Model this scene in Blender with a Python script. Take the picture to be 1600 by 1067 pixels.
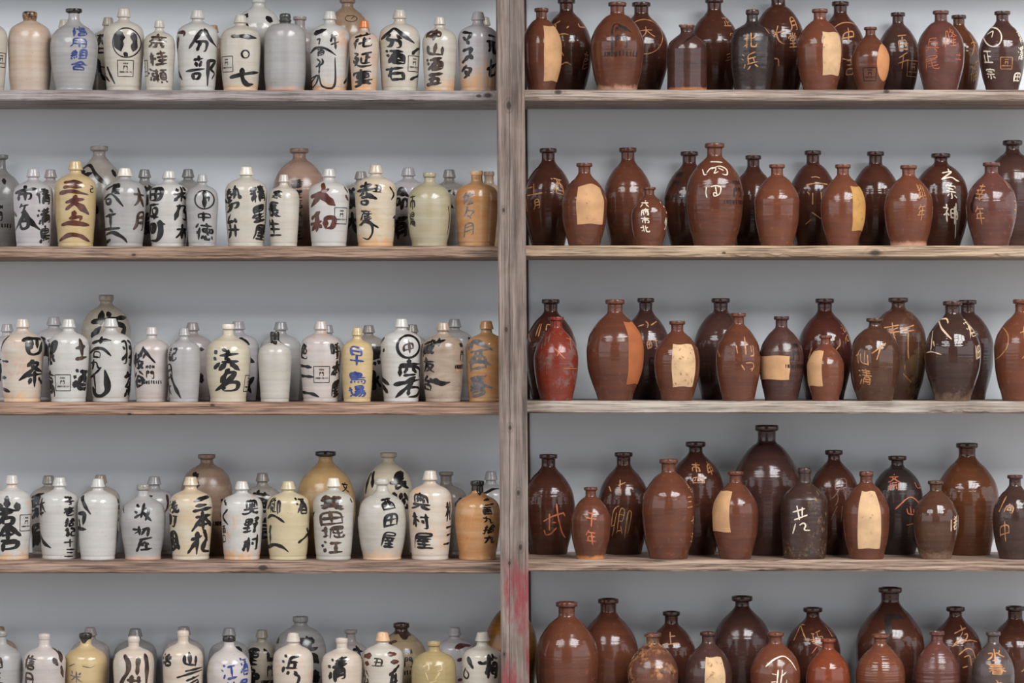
import bpy, bmesh, math, random, re
import numpy as np
from mathutils import Vector

# ------------------------------------------------------------------ camera, light, exposure
SC = bpy.context.scene
COL = SC.collection
for o in list(bpy.data.objects):
    bpy.data.objects.remove(o, do_unlink=True)
PXM, CAMD, ZC, CX, CY = 520.0, 9.0, 1.5, 800.0, 533.5      # pixels per metre on the shelf-front plane (Y=0)
DEPTH = 0.35                                               # depth of the shelves
cam = bpy.data.cameras.new('camera')
cam.sensor_width = 36.0
cam.lens = 36.0 * PXM * CAMD / 1600.0
camo = bpy.data.objects.new('camera', cam)
camo.location = (0, -CAMD, ZC)
camo.rotation_euler = (math.pi / 2, 0, 0)
COL.objects.link(camo)
SC.camera = camo

wd = bpy.data.worlds.new('world')
SC.world = wd
wd.use_nodes = True
wd.node_tree.nodes['Background'].inputs[0].default_value = (0.93, 0.97, 1.03, 1)
wd.node_tree.nodes['Background'].inputs[1].default_value = 1.4

SC.view_settings.view_transform = 'Standard'
SC.view_settings.look = 'None'
SC.view_settings.gamma = 1.0
SC.view_settings.use_curve_mapping = False
SC.view_settings.exposure = 0.16

# the place behind the camera: an open-fronted shed under an overcast sky, with two glazed roof lights
CEIL_Z, OPEN_Y = 5.2, -8.6
WINDOWS = [  # x0, x1, y0, y1 of each roof light, watts, colour
    (-5.0, -1.3, -7.4, -3.4, 420, (0.98, 0.99, 1.0)),
    (1.5, 5.6, -7.6, -2.8, 1000, (0.98, 0.99, 1.0)),
]
for (x0, x1, y0, y1, p, c) in WINDOWS:
    l = bpy.data.lights.new('daylight', 'AREA')
    l.shape = 'RECTANGLE'
    l.size, l.size_y = x1 - x0, y1 - y0
    l.energy = p
    l.color = c
    lo = bpy.data.objects.new('daylight', l)
    lo.location = ((x0 + x1) / 2, (y0 + y1) / 2, CEIL_Z - 0.01)
    COL.objects.link(lo)
# ------------------------------------------------------------------ helpers
def srgb(c):
    f = lambda v: (v / 255 / 12.92) if v / 255 <= 0.04045 else ((v / 255 + 0.055) / 1.055) ** 2.4
    return (f(c[0]), f(c[1]), f(c[2]), 1.0)

class NT:
    """tiny node-tree builder"""
    def __init__(s, name):
        s.m = bpy.data.materials.new(name); s.m.use_nodes = True
        s.t = s.m.node_tree; s.b = s.t.nodes['Principled BSDF']
    def n(s, typ, **kw):
        n = s.t.nodes.new(typ)
        for k, v in kw.items():
            if k.startswith('i_'): n.inputs[int(k[2:])].default_value = v
            else: setattr(n, k, v)
        return n
    def l(s, a, b): s.t.links.new(a, b)
    def coord(s, scale=(1, 1, 1), off=(0, 0, 0)):
        c = s.n('ShaderNodeTexCoord'); m = s.n('ShaderNodeMapping')
        m.inputs['Scale'].default_value = scale; m.inputs['Location'].default_value = off
        s.l(c.outputs['Object'], m.inputs[0]); return m.outputs[0]
    def noise(s, vec, scale, detail=3, rough=.55, dist=0.0):
        n = s.n('ShaderNodeTexNoise'); n.inputs['Scale'].default_value = scale
        n.inputs['Detail'].default_value = detail; n.inputs['Roughness'].default_value = rough
        n.inputs['Distortion'].default_value = dist
        s.l(vec, n.inputs['Vector']); return n.outputs['Fac']
    def ramp(s, fac, stops):
        r = s.n('ShaderNodeValToRGB'); e = r.color_ramp.elements
        while len(e) < len(stops): e.new(0.5)
        for k, (p, c) in enumerate(stops):
            e[k].position = p; e[k].color = c if len(c) == 4 else (*c, 1)
        s.l(fac, r.inputs[0]); return r.outputs[0]
    def rng(s, v, a, b, c=0.0, d=1.0):
        r = s.n('ShaderNodeMapRange'); r.inputs[1].default_value = a; r.inputs[2].default_value = b
        r.inputs[3].default_value = c; r.inputs[4].default_value = d
        s.l(v, r.inputs[0]); return r.outputs[0]
    def math(s, op, a, b=None, clamp=False):
        n = s.n('ShaderNodeMath', operation=op); n.use_clamp = clamp
        for k, v in enumerate((a, b)):
            if v is None: continue
            if isinstance(v, (int, float)): n.inputs[k].default_value = v
            else: s.l(v, n.inputs[k])
        return n.outputs[0]
    def mix(s, fac, a, b, mode='MIX'):
        n = s.n('ShaderNodeMix', data_type='RGBA', blend_type=mode)
        for k, v in ((0, fac), (6, a), (7, b)):
            if isinstance(v, (int, float)): n.inputs[k].default_value = v
            elif isinstance(v, tuple): n.inputs[k].default_value = v
            else: s.l(v, n.inputs[k])
        return n.outputs[2]
    def sep(s, vec):
        n = s.n('ShaderNodeSeparateXYZ'); s.l(vec, n.inputs[0]); return n.outputs
    def out(s, color=None, rough=None, bump=None, bstr=0.2, bdist=0.002, spec=None, coat=None):
        for k, v in (('Base Color', color), ('Roughness', rough), ('Specular IOR Level', spec), ('Coat Weight', coat)):
            if v is None: continue
            if isinstance(v, (int, float, tuple)): s.b.inputs[k].default_value = v
            else: s.l(v, s.b.inputs[k])
        if bump is not None:
            b = s.n('ShaderNodeBump'); b.inputs['Strength'].default_value = bstr; b.inputs['Distance'].default_value = bdist
            s.l(bump, b.inputs['Height']); s.l(b.outputs[0], s.b.inputs['Normal'])
        return s.m

def mesh_obj(name, verts, faces, mat, parent=None, smooth=True, loc=(0, 0, 0)):
    me = bpy.data.meshes.new(name)
    me.from_pydata([tuple(v) for v in verts], [], faces)
    if smooth: me.polygons.foreach_set('use_smooth', [True] * len(me.polygons))
    me.materials.append(mat); me.update()
    o = bpy.data.objects.new(name, me); COL.objects.link(o)
    o.location = loc
    if parent: o.parent = parent
    return o

def box_data(x0, x1, y0, y1, z0, z1, V, F):
    b = len(V)
    V += [(x0, y0, z0), (x1, y0, z0), (x1, y1, z0), (x0, y1, z0), (x0, y0, z1), (x1, y0, z1), (x1, y1, z1), (x0, y1, z1)]
    F += [tuple(b + i for i in f) for f in ((3, 2, 1, 0), (4, 5, 6, 7), (0, 1, 5, 4), (1, 2, 6, 5), (2, 3, 7, 6), (3, 0, 4, 7))]

def px(x, y, Y=0.0):
    """photograph pixel -> (X, Z) on the plane at depth Y"""
    k = PXM * CAMD / (CAMD + Y)
    return (x - CX) / k, ZC + (CY - y) / k

# ------------------------------------------------------------------ the setting
def paint_mat(name, c, rough=0.6, var=0.05, spec=0.4):
    t = NT(name); v = t.coord()
    n = t.noise(v, 1.6, 4); n2 = t.noise(v, 40, 3)
    d = tuple(x * (1 - var) for x in srgb(c)[:3]) + (1,)
    col = t.mix(t.rng(n, .35, .65), srgb(c), d)
    return t.out(col, rough, n2, .05, .001, spec)

GREY = paint_mat('grey wall paint', (224, 228, 232), 0.38, 0.04, 0.45)
PLASTER = paint_mat('hall plaster', (176, 174, 170), 0.8)
CEIL = paint_mat('hall ceiling', (120, 116, 112), 0.8)
FLOORM = paint_mat('concrete floor', (136, 131, 126), 0.6, 0.2)
FRAMEM = paint_mat('dark window frame', (52, 48, 45), 0.5)

def structure(name, boxes, mat):
    V, F = [], []
    for b in boxes: box_data(*b, V, F)
    o = mesh_obj(name, V, F, mat, smooth=False); o['kind'] = 'structure'; return o

HX = 8.5
structure('wall_back', [(-HX, HX, DEPTH, DEPTH + .15, 0, CEIL_Z)], GREY)
structure('floor', [(-30, 30, -34, DEPTH + .15, -.15, 0)], FLOORM)
structure('wall_front_added', [(-3.4, 3.4, OPEN_Y - 1.6, OPEN_Y - 1.45, 0, CEIL_Z)], FRAMEM)  # unseen dark partition, added to keep the middle of the glaze reflections dark
structure('ceiling', [(-HX, HX, OPEN_Y - 1.6, DEPTH + .15, CEIL_Z, CEIL_Z + .15)], CEIL)
for i, (x0, x1, y0, y1, p, c) in enumerate(WINDOWS):
    t, za, zb = .09, CEIL_Z - .12, CEIL_Z
    bx = [(x0 - t, x1 + t, y0 - t, y0, za, zb), (x0 - t, x1 + t, y1, y1 + t, za, zb), (x0 - t, x0, y0, y1, za, zb), (x1, x1 + t, y0, y1, za, zb)]
    nx, ny = 3, 3
    for k in range(1, nx):
        xx = x0 + (x1 - x0) * k / nx; bx.append((xx - .06, xx + .06, y0, y1, za + .01, zb - .04))
    for k in range(1, ny):
        yy = y0 + (y1 - y0) * k / ny; bx.append((x0, x1, yy - .06, yy + .06, za + .02, zb - .05))
    structure('window_%d' % (i + 1), bx, FRAMEM)

# ------------------------------------------------------------------ weathered timber
def wood_mat(name, base, dark, light, axis='x', wash=0.0, washc=(186, 178, 172), knots=(), red=None, grain=1.0, crack=None):
    t = NT(name)
    sc = (1.3, 26, 26) if axis == 'x' else (26, 26, 1.1)
    v0 = t.coord(); v = t.coord(sc, (3.1, 1.7, 5.2))
    g1 = t.noise(v, 2.2, 6, .65, .6)
    g2 = t.noise(t.coord((3, 90, 90) if axis == 'x' else (90, 90, 3)), 2.0, 4, .6, .2)
    g3 = t.noise(v0, 5.0, 4, .6, .4)
    col = t.ramp(g1, [(.34, srgb(dark)), (.5, srgb(base)), (.66, srgb(light))])
    col = t.mix(t.rng(g2, .45, .66, 0, .9 * grain), col, srgb(tuple(x * .5 for x in dark)))
    if wash:
        w = t.math('MULTIPLY', t.rng(g3, .36, .6), wash)
        w = t.math('MULTIPLY', w, t.rng(g1, .3, .55, .4, 1.0))
        col = t.mix(w, col, srgb(washc))
    X = t.sep(v0)
    if red:
        m = t.math('MULTIPLY', t.rng(X[2], red[0], red[1]), t.rng(t.noise(t.coord((9, 9, 2.2)), 2.0, 5, .7), .46, .6))
        col = t.mix(t.math('MULTIPLY', m, .85), col, srgb((128, 48, 56)))
    for (kx, kz, kr) in knots:
        dx = t.math('SUBTRACT', X[0], kx); dz = t.math('SUBTRACT', X[2], kz)
        if axis == 'x': dx = t.math('MULTIPLY', dx, .6)
        else: dz = t.math('MULTIPLY', dz, .6)
        d = t.math('SQRT', t.math('ADD', t.math('MULTIPLY', dx, dx), t.math('MULTIPLY', dz, dz)))
        d = t.math('ADD', d, t.math('MULTIPLY', t.math('SUBTRACT', g3, .5), kr * .8))
        col = t.mix(t.rng(d, kr * .45, kr, .9, 0), col, srgb((44, 32, 26)))
        col = t.mix(t.rng(t.math('ABSOLUTE', t.math('SUBTRACT', d, kr * 1.3)), 0, kr * .35, .45, 0), col, srgb(dark))
    if crack:
        d = t.math('SUBTRACT', X[0], crack)
        d = t.math('ADD', d, t.math('MULTIPLY', t.math('SUBTRACT', t.noise(t.coord((0, 0, 5)), 1.0, 4), .5), .014))
        col = t.mix(t.rng(t.math('ABSOLUTE', d), .0005, .0016, .85, 0), col, srgb((36, 28, 24)))
    h = t.math('ADD', g2, t.math('MULTIPLY', g1, 1.5))
    return t.out(col, .62, h, .35, .002, .35)

def timber(name, x0, x1, y0, y1, z0, z1, mat, seed, label, cat, group, rough=.005, axis='x', tilt=(0, 0), side_top=(0, 0)):
    """a board with worn, chipped front arrises; tilt shears it gently, as the real one leans"""
    rnd = np.random.RandomState(seed)
    n = 260
    def rough_line(a, b, s):
        p = np.zeros(n)
        for f in (7, 23, 61, 130):
            k = rnd.rand(f + 2); p += np.interp(np.linspace(0, f + 1, n), np.arange(f + 2), k) / f ** .35
        p = (p - p.min()) / (p.max() - p.min())
        return np.clip(p - a, 0, 1) ** b * s
    u = np.linspace(0, 1, n)
    V, F = [], []
    if axis == 'x': w0, w1 = z0, z1
    else: w0, w1 = x0, x1
    lo, hi = rough_line(.45, 1.5, rough * 4), rough_line(.55, 1.5, rough * 2)
    lof, hif = rough_line(.4, 1.3, rough * 3), rough_line(.5, 1.3, rough * 2)
    c = .0035
    for i in range(n):
        ring = [(y0 + c + lof[i], w0 + 0 * lo[i]), (y0 + lof[i] * .3, w0 + c + lo[i]), (y0, w0 + .35 * (w1 - w0)), (y0, w0 + .7 * (w1 - w0)), (y0 + hif[i] * .3, w1 - c - hi[i]), (y0 + c + hif[i], w1), (y1, w1), (y1, w0)]
        for (y, w) in ring:
            if axis == 'x':
                V.append((x0 + (x1 - x0) * u[i], y, w + tilt[0] + (tilt[1] - tilt[0]) * u[i]))
            else:
                s = tilt[0] + (tilt[1] - tilt[0]) * u[i]
                V.append((w + s, y, z0 + (z1 - z0) * u[i]))
    m = 8
    for i in range(n - 1):
        for k in range(m):
            a, b = i * m + k, i * m + (k + 1) % m
            f = (a, b, b + m, a + m)
            F.append(f if axis != 'x' else f[::-1])
    F.append(tuple(range(m))); F.append(tuple(range((n - 1) * m, n * m)))
    o = mesh_obj(name, V, F, mat, smooth=False)
    bm = bmesh.new(); bm.from_mesh(o.data); bmesh.ops.recalc_face_normals(bm, faces=bm.faces); bm.to_mesh(o.data); bm.free()
    o['label'] = label; o['category'] = cat
    if group: o['group'] = group
    return o

ORD = ['top', 'second', 'third', 'fourth', 'bottom']
SHELF_TOP = {'L0': (-102, -101), 'R0': (-104, -103), 'L1': (140, 141.5), 'L2': (385.6, 384.4), 'L3': (628.8, 628.2), 'L4': (875.5, 876), 'L5': (1122, 1122),  # the uppermost pair is unseen, added to shade the wall below
             'R1': (140, 140.4), 'R2': (383.6, 384), 'R3': (626.2, 627), 'R4': (874.5, 874.5), 'R5': (1120, 1120)}
SHELF_BOT = {'L0': (-84, -83), 'R0': (-86, -85), 'L1': (156.5, 158), 'L2': (404.2, 403.2), 'L3': (649, 647.8), 'L4': (895.5, 895.5), 'L5': (1143, 1143),
             'R1': (157, 157.5), 'R2': (401.5, 402), 'R3': (645.5, 646), 'R4': (892.5, 893), 'R5': (1141, 1141)}
W = {
 'L0': dict(base=(150, 138, 134), dark=(112, 98, 94), light=(176, 166, 162)),
 'R0': dict(base=(160, 138, 122), dark=(122, 102, 90), light=(180, 162, 146)),
 'L1': dict(base=(150, 138, 134), dark=(112, 98, 94), light=(176, 166, 162), wash=.6, washc=(176, 168, 168), knots=((.1, 0, .0),)),
 'L2': dict(base=(152, 124, 104), dark=(118, 92, 76), light=(172, 146, 126)),
 'L3': dict(base=(158, 126, 106), dark=(126, 96, 80), light=(176, 146, 126)),
 'L4': dict(base=(146, 120, 104), dark=(110, 88, 76), light=(168, 142, 124)),
 'L5': dict(base=(146, 120, 104), dark=(110, 88, 76), light=(168, 142, 124)),
 'R1': dict(base=(160, 138, 122), dark=(122, 102, 90), light=(180, 162, 146), wash=.25),
 'R2': dict(base=(176, 150, 124), dark=(140, 114, 92), light=(194, 170, 146)),
 'R3': dict(base=(156, 140, 126), dark=(112, 98, 88), light=(180, 166, 152), wash=.5, washc=(184, 174, 164)),
 'R4': dict(base=(156, 130, 112), dark=(116, 92, 78), light=(180, 156, 136)),
 'R5': dict(base=(156, 130, 112), dark=(116, 92, 78), light=(180, 156, 136)),
}
KN = {'L4': [(411, 887, 5)], 'R2': [(1368, 395, 8), (1131, 395, 3)], 'R1': [(872, 144, 5), (1385, 143, 4)], 'L3': [(332, 633, 3), (202, 647, 3)], 'L1': [(762, 149, 6), (748, 150, 4)], 'L2': [(209, 398, 3)]}
LBL = {'L': 'of pale jugs', 'R': 'of brown bottles'}
WTONE = {'L0': 'unseen grey plank above the picture edge, added for shade', 'R0': 'unseen tan plank above the picture edge, added for shade', 'L1': 'whitish grey worn plank', 'L2': 'brown worn plank', 'L3': 'reddish brown smooth plank', 'L4': 'brown plank with a dark round hole', 'L5': 'brown plank below the picture edge',
         'R1': 'pale weathered plank with chipped edge', 'R2': 'tan plank with a dark knot', 'R3': 'grey bleached plank', 'R4': 'tan-brown plank with splintered lower edge', 'R5': 'brown plank below the picture edge'}
SHELFZ = {}
def xz_edge(side): return (-2.05, px(797, 0)[0]) if side == 'L' else (px(797, 0)[0] + .002, 2.05)
for key in SHELF_TOP:
    kn = [(px(a, 0)[0], ZC + (CY - b) / PXM, r / PXM) for a, b, r in KN.get(key, [])]
    d = dict(W[key]); d['knots'] = kn
    m = wood_mat('plank wood ' + key, **d)
    x0, x1 = xz_edge(key[0])
    (ta, tb), (ba, bb) = SHELF_TOP[key], SHELF_BOT[key]
    zt, zb = ZC + (CY - ta) / PXM, ZC + (CY - ba) / PXM
    sl = -(tb - ta) / PXM
    SHELFZ[key] = (zt, sl, x0, x1)
    row = ORD[int(key[1]) - 1] if key[1] != '0' else 'uppermost'
    timber('shelf_plank', x0, x1, 0, DEPTH - .0105, zb, zt, m, sum(map(ord, key)), '%s, %s shelf %s' % (WTONE[key], row, LBL[key[0]]), 'shelf', 'shelf planks', tilt=(0, sl))

def shelf_z(key, X):
    z, sl, a, b = SHELFZ[key]; return z + sl * (X - a) / (b - a)

pk = [(px(a, 0)[0], ZC + (CY - b) / PXM, r / PXM) for a, b, r in ((795, 168, 5), (797, 667, 3.5), (810, 768, 4), (813, 852, 4), (796, 877, 3), (787, 330, 3), (791, 515, 3), (788, 1018, 2.5))]
post_m = wood_mat('post wood', base=(112, 95, 86), dark=(78, 64, 57), light=(142, 124, 112), axis='z', wash=.4, washc=(158, 146, 138), knots=pk, red=(.88, .80), crack=px(796.5, 0)[0], grain=.8)
PY0 = -.075
xa, xb = px(774.5, 0, PY0)[0], px(818.5, 0, PY0)[0]
timber('wooden_post', xa, xb, PY0, -.003, 0.0, 2.75, post_m, 5, 'upright weathered post with faded red paint between the pale and brown shelves', 'post', None, .0012, axis='z', tilt=(5.5 / PXM * 1.9, -.6 / PXM))
dk = wood_mat('rear post wood', base=(84, 66, 56), dark=(52, 40, 34), light=(104, 84, 72), axis='z')
xa2, _ = px(790, 0, .31); xb2, _ = px(822.3, 0, .31)
timber('rear_upright', xa2, xb2, DEPTH - .009, DEPTH - .001, 0.0, 2.75, dk, 9, 'dark upright strip on the wall directly behind the weathered post', 'post', None, .0004, axis='z', tilt=(5.5 / PXM * 1.9, -.6 / PXM))

# ------------------------------------------------------------------ bottles: shapes
SHAPES = {   # (radius / R, height / H) from the foot to the base of the lip
 'jug':  [(.825, 0), (.845, .012), (.84, .045), (.862, .07), (.895, .17), (.945, .34), (.985, .52), (1, .62), (.985, .69), (.90, .758), (.70, .805), (.47, .832), (.32, .852), (.268, .872), (.262, .91)],
 'bar':  [(.88, 0), (.91, .012), (.92, .06), (.97, .18), (1, .38), (1, .62), (.965, .73), (.86, .80), (.66, .842), (.45, .865), (.35, .88), (.31, .92)],
 'bar2': [(.80, 0), (.815, .012), (.82, .06), (.91, .18), (.99, .38), (1, .60), (.93, .72), (.75, .80), (.48, .845), (.30, .868), (.25, .89), (.245, .95)],
 'vase': [(.77, 0), (.785, .012), (.79, .05), (.91, .22), (1, .46), (.975, .59), (.87, .69), (.66, .762), (.43, .805), (.28, .845), (.232, .89), (.225, .965)],
 'jugr': [(.80, 0), (.815, .012), (.82, .08), (.945, .30), (1, .54), (.93, .69), (.75, .762), (.49, .805), (.31, .838), (.255, .875), (.245, .96)],
 'egg':  [(.67, 0), (.69, .008), (.745, .075), (.84, .165), (.955, .31), (1, .47), (.985, .56), (.90, .645), (.77, .715), (.57, .79), (.41, .832), (.29, .865), (.262, .895), (.268, .96)],
 'slope':[(.66, 0), (.68, .008), (.75, .075), (.87, .18), (.97, .33), (1, .48), (.955, .615), (.84, .715), (.66, .79), (.45, .845), (.30, .882), (.235, .915), (.24, .965)],
 'tall': [(.85, 0), (.865, .01), (.89, .1), (.96, .38), (1, .60), (.96, .70), (.83, .785), (.62, .845), (.40, .882), (.285, .905), (.25, .925), (.25, .96)],
 'cyl':  [(.93, 0), (.97, .012), (.985, .06), (.98, .2), (.99, .5), (.96, .64), (.86, .73), (.62, .80), (.44, .84), (.34, .875), (.31, .90), (.33, .95)],
 'cyl2': [(.88, 0), (.90, .01), (.94, .08), (1, .4), (1, .62), (.93, .69), (.70, .755), (.48, .805), (.31, .84), (.27, .87), (.27, .94)],
}
LIPS = {  # (base height, [(radius, height)...]) as fractions of R and H; closed profile starts at the neck
 'cone':  [(.25, .895), (.335, .898), (.345, .908), (.335, .918), (.275, .975), (.255, .992), (.225, 1.0), (.19, .998), (.165, .985)],
 'ring':  [(.25, .948), (.315, .956), (.342, .963), (.345, .985), (.335, .997), (.30, 1.0), (.25, .996), (.20, .98)],
 'ring2': [(.23, .935), (.275, .94), (.298, .953), (.298, .982), (.28, .997), (.24, 1.0), (.20, .996), (.17, .98)],
 'small': [(.22, .925), (.275, .932), (.29, .95), (.285, .978), (.26, .996), (.22, 1.0), (.18, .996), (.15, .98)],
 'gold':  [(.30, .875), (.305, .90), (.33, .925), (.345, .955), (.33, .985), (.28, 1.0), (.22, .998), (.19, .985)],
 'stop':  [(.26, .865), (.265, .895), (.285, .90), (.29, .915), (.255, .93), (.27, .955), (.255, .985), (.20, 1.0), (.12, 1.0), (.06, .995)],
 'chipped': [(.30, .945), (.36, .965), (.41, .985), (.40, 1.0), (.34, .985), (.26, .975), (.22, .95)],
}
def spline(P, n=7):
    P = np.array(P, float); Q = np.vstack([2 * P[0] - P[1], P, 2 * P[-1] - P[-2]]); out = []
    for i in range(1, len(Q) - 2):
        p0, p1, p2, p3 = Q[i - 1], Q[i], Q[i + 1], Q[i + 2]
        for t in np.linspace(0, 1, n, endpoint=False):
            out.append(.5 * (2 * p1 + (p2 - p0) * t + (2 * p0 - 5 * p1 + 4 * p2 - p3) * t * t + (3 * p1 - p0 - 3 * p2 + p3) * t ** 3))
    out.append(P[-1]); return np.array(out)

def lathe(prof, seg, wob=None):
    V, F = [], []
    n = len(prof)
    for i, (r, z) in enumerate(prof):
        for k in range(seg):
            a = 2 * math.pi * k / seg
            f = 1.0 if wob is None else 1 + wob[0] * math.sin(2 * a + wob[1] + z * 9) + wob[0] * .6 * math.sin(3 * a + wob[2] + z * 23)
            V.append((r * f * math.cos(a), r * f * math.sin(a), z))
    for i in range(n - 1):
        for k in range(seg):
            a, b = i * seg + k, i * seg + (k + 1) % seg
            F.append((a, b, b + seg, a + seg))
    return V, F

# ------------------------------------------------------------------ bottles: glazes
G = {  # main, second tone, roughness, second-tone amount, kind
 'cream': ((190, 182, 170), (175, 160, 143), .20, .5), 'white': ((190, 186, 181), (171, 164, 156), .18, .5),
 'grey': ((162, 159, 157), (141, 137, 136), .22, .5), 'lilac': ((175, 169, 170), (154, 147, 148), .20, .5),
 'peach': ((190, 173, 158), (185, 153, 126), .24, .9), 'beige': ((162, 152, 137), (139, 127, 113), .25, .6),
 'tan': ((154, 129, 106), (127, 101, 80), .28, .7), 'pinkgrey': ((161, 150, 147), (137, 127, 124), .24, .6),
 'greydark': ((129, 127, 125), (103, 100, 98), .25, .7), 'yellow': ((192, 168, 126), (179, 151, 105), .2, .5),
 'beigegrey': ((149, 141, 133), (122, 115, 106), .26, .6), 'pinktan': ((150, 122, 108), (129, 100, 85), .28, .7),
 'creamorange': ((194, 183, 164), (190, 158, 119), .2, .9), 'olivecream': ((170, 161, 137), (150, 135, 101), .22, .7),
 'orange': ((180, 139, 98), (166, 103, 53), .22, .9), 'peachcream': ((194, 183, 170), (189, 160, 137), .2, .7),
 'pinkwhite': ((186, 176, 171), (170, 154, 145), .2, .6), 'creamy': ((192, 181, 160), (175, 160, 136), .2, .6),
 'greycream': ((183, 177, 168), (162, 154, 141), .22, .6), 'dirty': ((168, 152, 135), (137, 113, 94), .26, .9),
 'browntan': ((137, 113, 95), (109, 88, 73), .28, .8), 'yellowcream': ((192, 177, 145), (177, 158, 122), .2, .6),
 'tanorange': ((171, 141, 98), (150, 112, 71), .24, .8), 'olivegrey': ((130, 121, 112), (105, 96, 87), .26, .7),
 'ochre': ((164, 145, 103), (143, 122, 82), .24, .6), 'olivetan': ((141, 123, 98), (113, 96, 72), .26, .6),
 'amber': ((129, 82, 31), (66, 46, 28), .22, .9),
 'brown': ((98, 56, 39), (76, 45, 37), .20, .7), 'darkbrown': ((74, 41, 30), (50, 32, 27), .18, .7),
 'redbrown': ((108, 62, 43), (92, 53, 42), .20, .7), 'purple': ((75, 49, 43), (55, 38, 36), .20, .7),
 'purplebrown': ((69, 43, 37), (51, 36, 34), .22, .8), 'redpurple': ((97, 58, 50), (77, 49, 45), .24, .7),
 'blackbrown': ((53, 41, 38), (39, 34, 34), .22, .7), 'amberdark': ((90, 52, 31), (64, 38, 26), .16, .7),
 'red': ((119, 41, 26), (105, 53, 41), .28, .9), 'darkred': ((76, 38, 31), (55, 30, 27), .18, .7),
 'glossbrown': ((79, 53, 39), (67, 39, 29), .11, .8), 'glossdark': ((63, 44, 38), (52, 34, 29), .10, .8),
 'olivebrown': ((87, 55, 44), (78, 55, 40), .24, .9), 'lichen': ((62, 41, 35), (53, 39, 36), .4, .8),
 'stained': ((106, 66, 51), (79, 55, 48), .24, .9), 'redorange': ((119, 58, 36), (103, 51, 37), .18, .7),
 'purplegrey': ((82, 69, 65), (65, 53, 51), .26, .7),
}
SPOTC = {'orange': (206, 138, 86), 'peach': (214, 160, 116), 'pink': (196, 130, 106)}
FOOTC = {'thin': (204, 134, 82), 'orange': (206, 152, 102), 'peach': (212, 170, 130), 'orangebig': (206, 156, 104), 'chip': (196, 150, 124), 'ash': (122, 96, 78)}
def glaze(name, key, H, rnd, opt, pale):
    c1, c2, ro, am = G[key]; am *= .8
    t = NT(name)
    off = (rnd.uniform(-9, 9), rnd.uniform(-9, 9), rnd.uniform(-9, 9))
    v = t.coord((1, 1, 1), off); vz = t.coord((1, 1, 3.4), off)
    Z = t.sep(t.coord())[2]
    n1 = t.noise(vz, 9, 4, .6, .6); n2 = t.noise(v, 55, 3, .6)
    col = t.mix(t.math('MULTIPLY', t.rng(n1, .38, .68), am), srgb(c1), srgb(c2))
    band = t.noise(t.coord((.6, .6, 90), off), 1.0, 2, .5)
    col = t.mix(t.rng(band, .4, .7, 0, .16), col, srgb(tuple(x * .72 for x in c2)))
    if pale:   # crazing and iron specks of stoneware
        sp = t.rng(t.noise(v, 190, 2, .5), .70, .76)
        col = t.mix(t.math('MULTIPLY', sp, .55), col, srgb((112, 92, 76)))
    else:
        sp = t.rng(n2, .60, .72)
        col = t.mix(t.math('MULTIPLY', sp, .35), col, srgb(tuple(min(255, x * 1.35 + 6) for x in c1)))
    if 'spot' in opt:
        m = t.rng(t.noise(t.coord((1, 1, .8), (off[1], off[2], off[0])), 16, 5, .65, .8), .58, .74)
        col = t.mix(t.math('MULTIPLY', m, .8), col, srgb(SPOTC[opt['spot']]))
    if 'foot' in opt:
        f = opt['foot']; hgt = {'orangebig': .32, 'thin': .045, 'orange': .13, 'peach': .11, 'chip': .05, 'ash': .09}[f] * H
        e = t.math('ADD', Z, t.math('MULTIPLY', t.math('SUBTRACT', t.noise(v, 28, 4, .7), .5), hgt * (4.5 if f not in ('chip', 'thin') else 2.5)))
        col = t.mix(t.rng(e, hgt * .2, hgt * 1.25, .75 if f not in ('thin', 'chip') else .9, 0), col, srgb(FOOTC[f]))
    if key == 'lichen':
        m = t.rng(t.noise(v, 38, 6, .8, .8), .50, .60)
        cc = t.ramp(t.noise(v, 85, 5, .7), [(.40, srgb((36, 31, 30))), (.52, srgb((84, 70, 60))), (.60, srgb((138, 98, 62))), (.68, srgb((128, 104, 58)))])
        X = t.sep(t.coord())[0]
        side = t.rng(t.math('ADD', X, t.math('MULTIPLY', t.math('SUBTRACT', n1, .5), .1)), -.01, .03)
        low = t.rng(Z, .08 * H, .26 * H, 1, 0)
        col = t.mix(t.math('MULTIPLY', m, t.math('MAXIMUM', side, low)), col, cc)
    if key == 'stained':
        m = t.rng(t.noise(v, 14, 5, .7), .5, .6)
        col = t.mix(m, col, t.ramp(n2, [(.4, srgb((60, 46, 40))), (.6, srgb((176, 122, 78)))]))
    if key == 'olivebrown':
        m = t.rng(t.noise(v, 12, 5, .7), .48, .56)
        X = t.sep(t.coord())[0]
        col = t.mix(t.math('MULTIPLY', m, t.rng(X, .0, .03)), col, srgb((112, 86, 62)))
        col = t.mix(t.math('MULTIPLY', t.rng(t.noise(v, 10, 4, .6), .5, .54), t.rng(X, .035, .05)), col, srgb((38, 22, 18)))
    if key == 'red':
        m = t.rng(t.noise(v, 20, 5, .7), .52, .62)
        col = t.mix(t.math('MULTIPLY', m, .7), col, srgb((112, 92, 84)))
    ro *= .85 if pale else .72
    rr = t.rng(t.noise(v, 20, 3), .3, .7, ro * .7, ro * 1.35 + (.15 if 'rough' in opt else 0))
    ridge = 1.0 if not opt.get('ridge') else 4.0
    zb = t.noise(t.coord((.15, .15, 110 if ridge == 1 else 150), off), 1.0, 1, .4)
    h = t.math('ADD', t.math('MULTIPLY', zb, (.55 if pale else .95) * ridge), t.math('ADD', t.math('MULTIPLY', n2, .25 if 'rough' not in opt else 1.2), t.math('MULTIPLY', t.noise(v, 24, 2), .7)))
    return t.out(col, rr, h, .36 if not pale else .28, .0022, .5)

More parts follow.
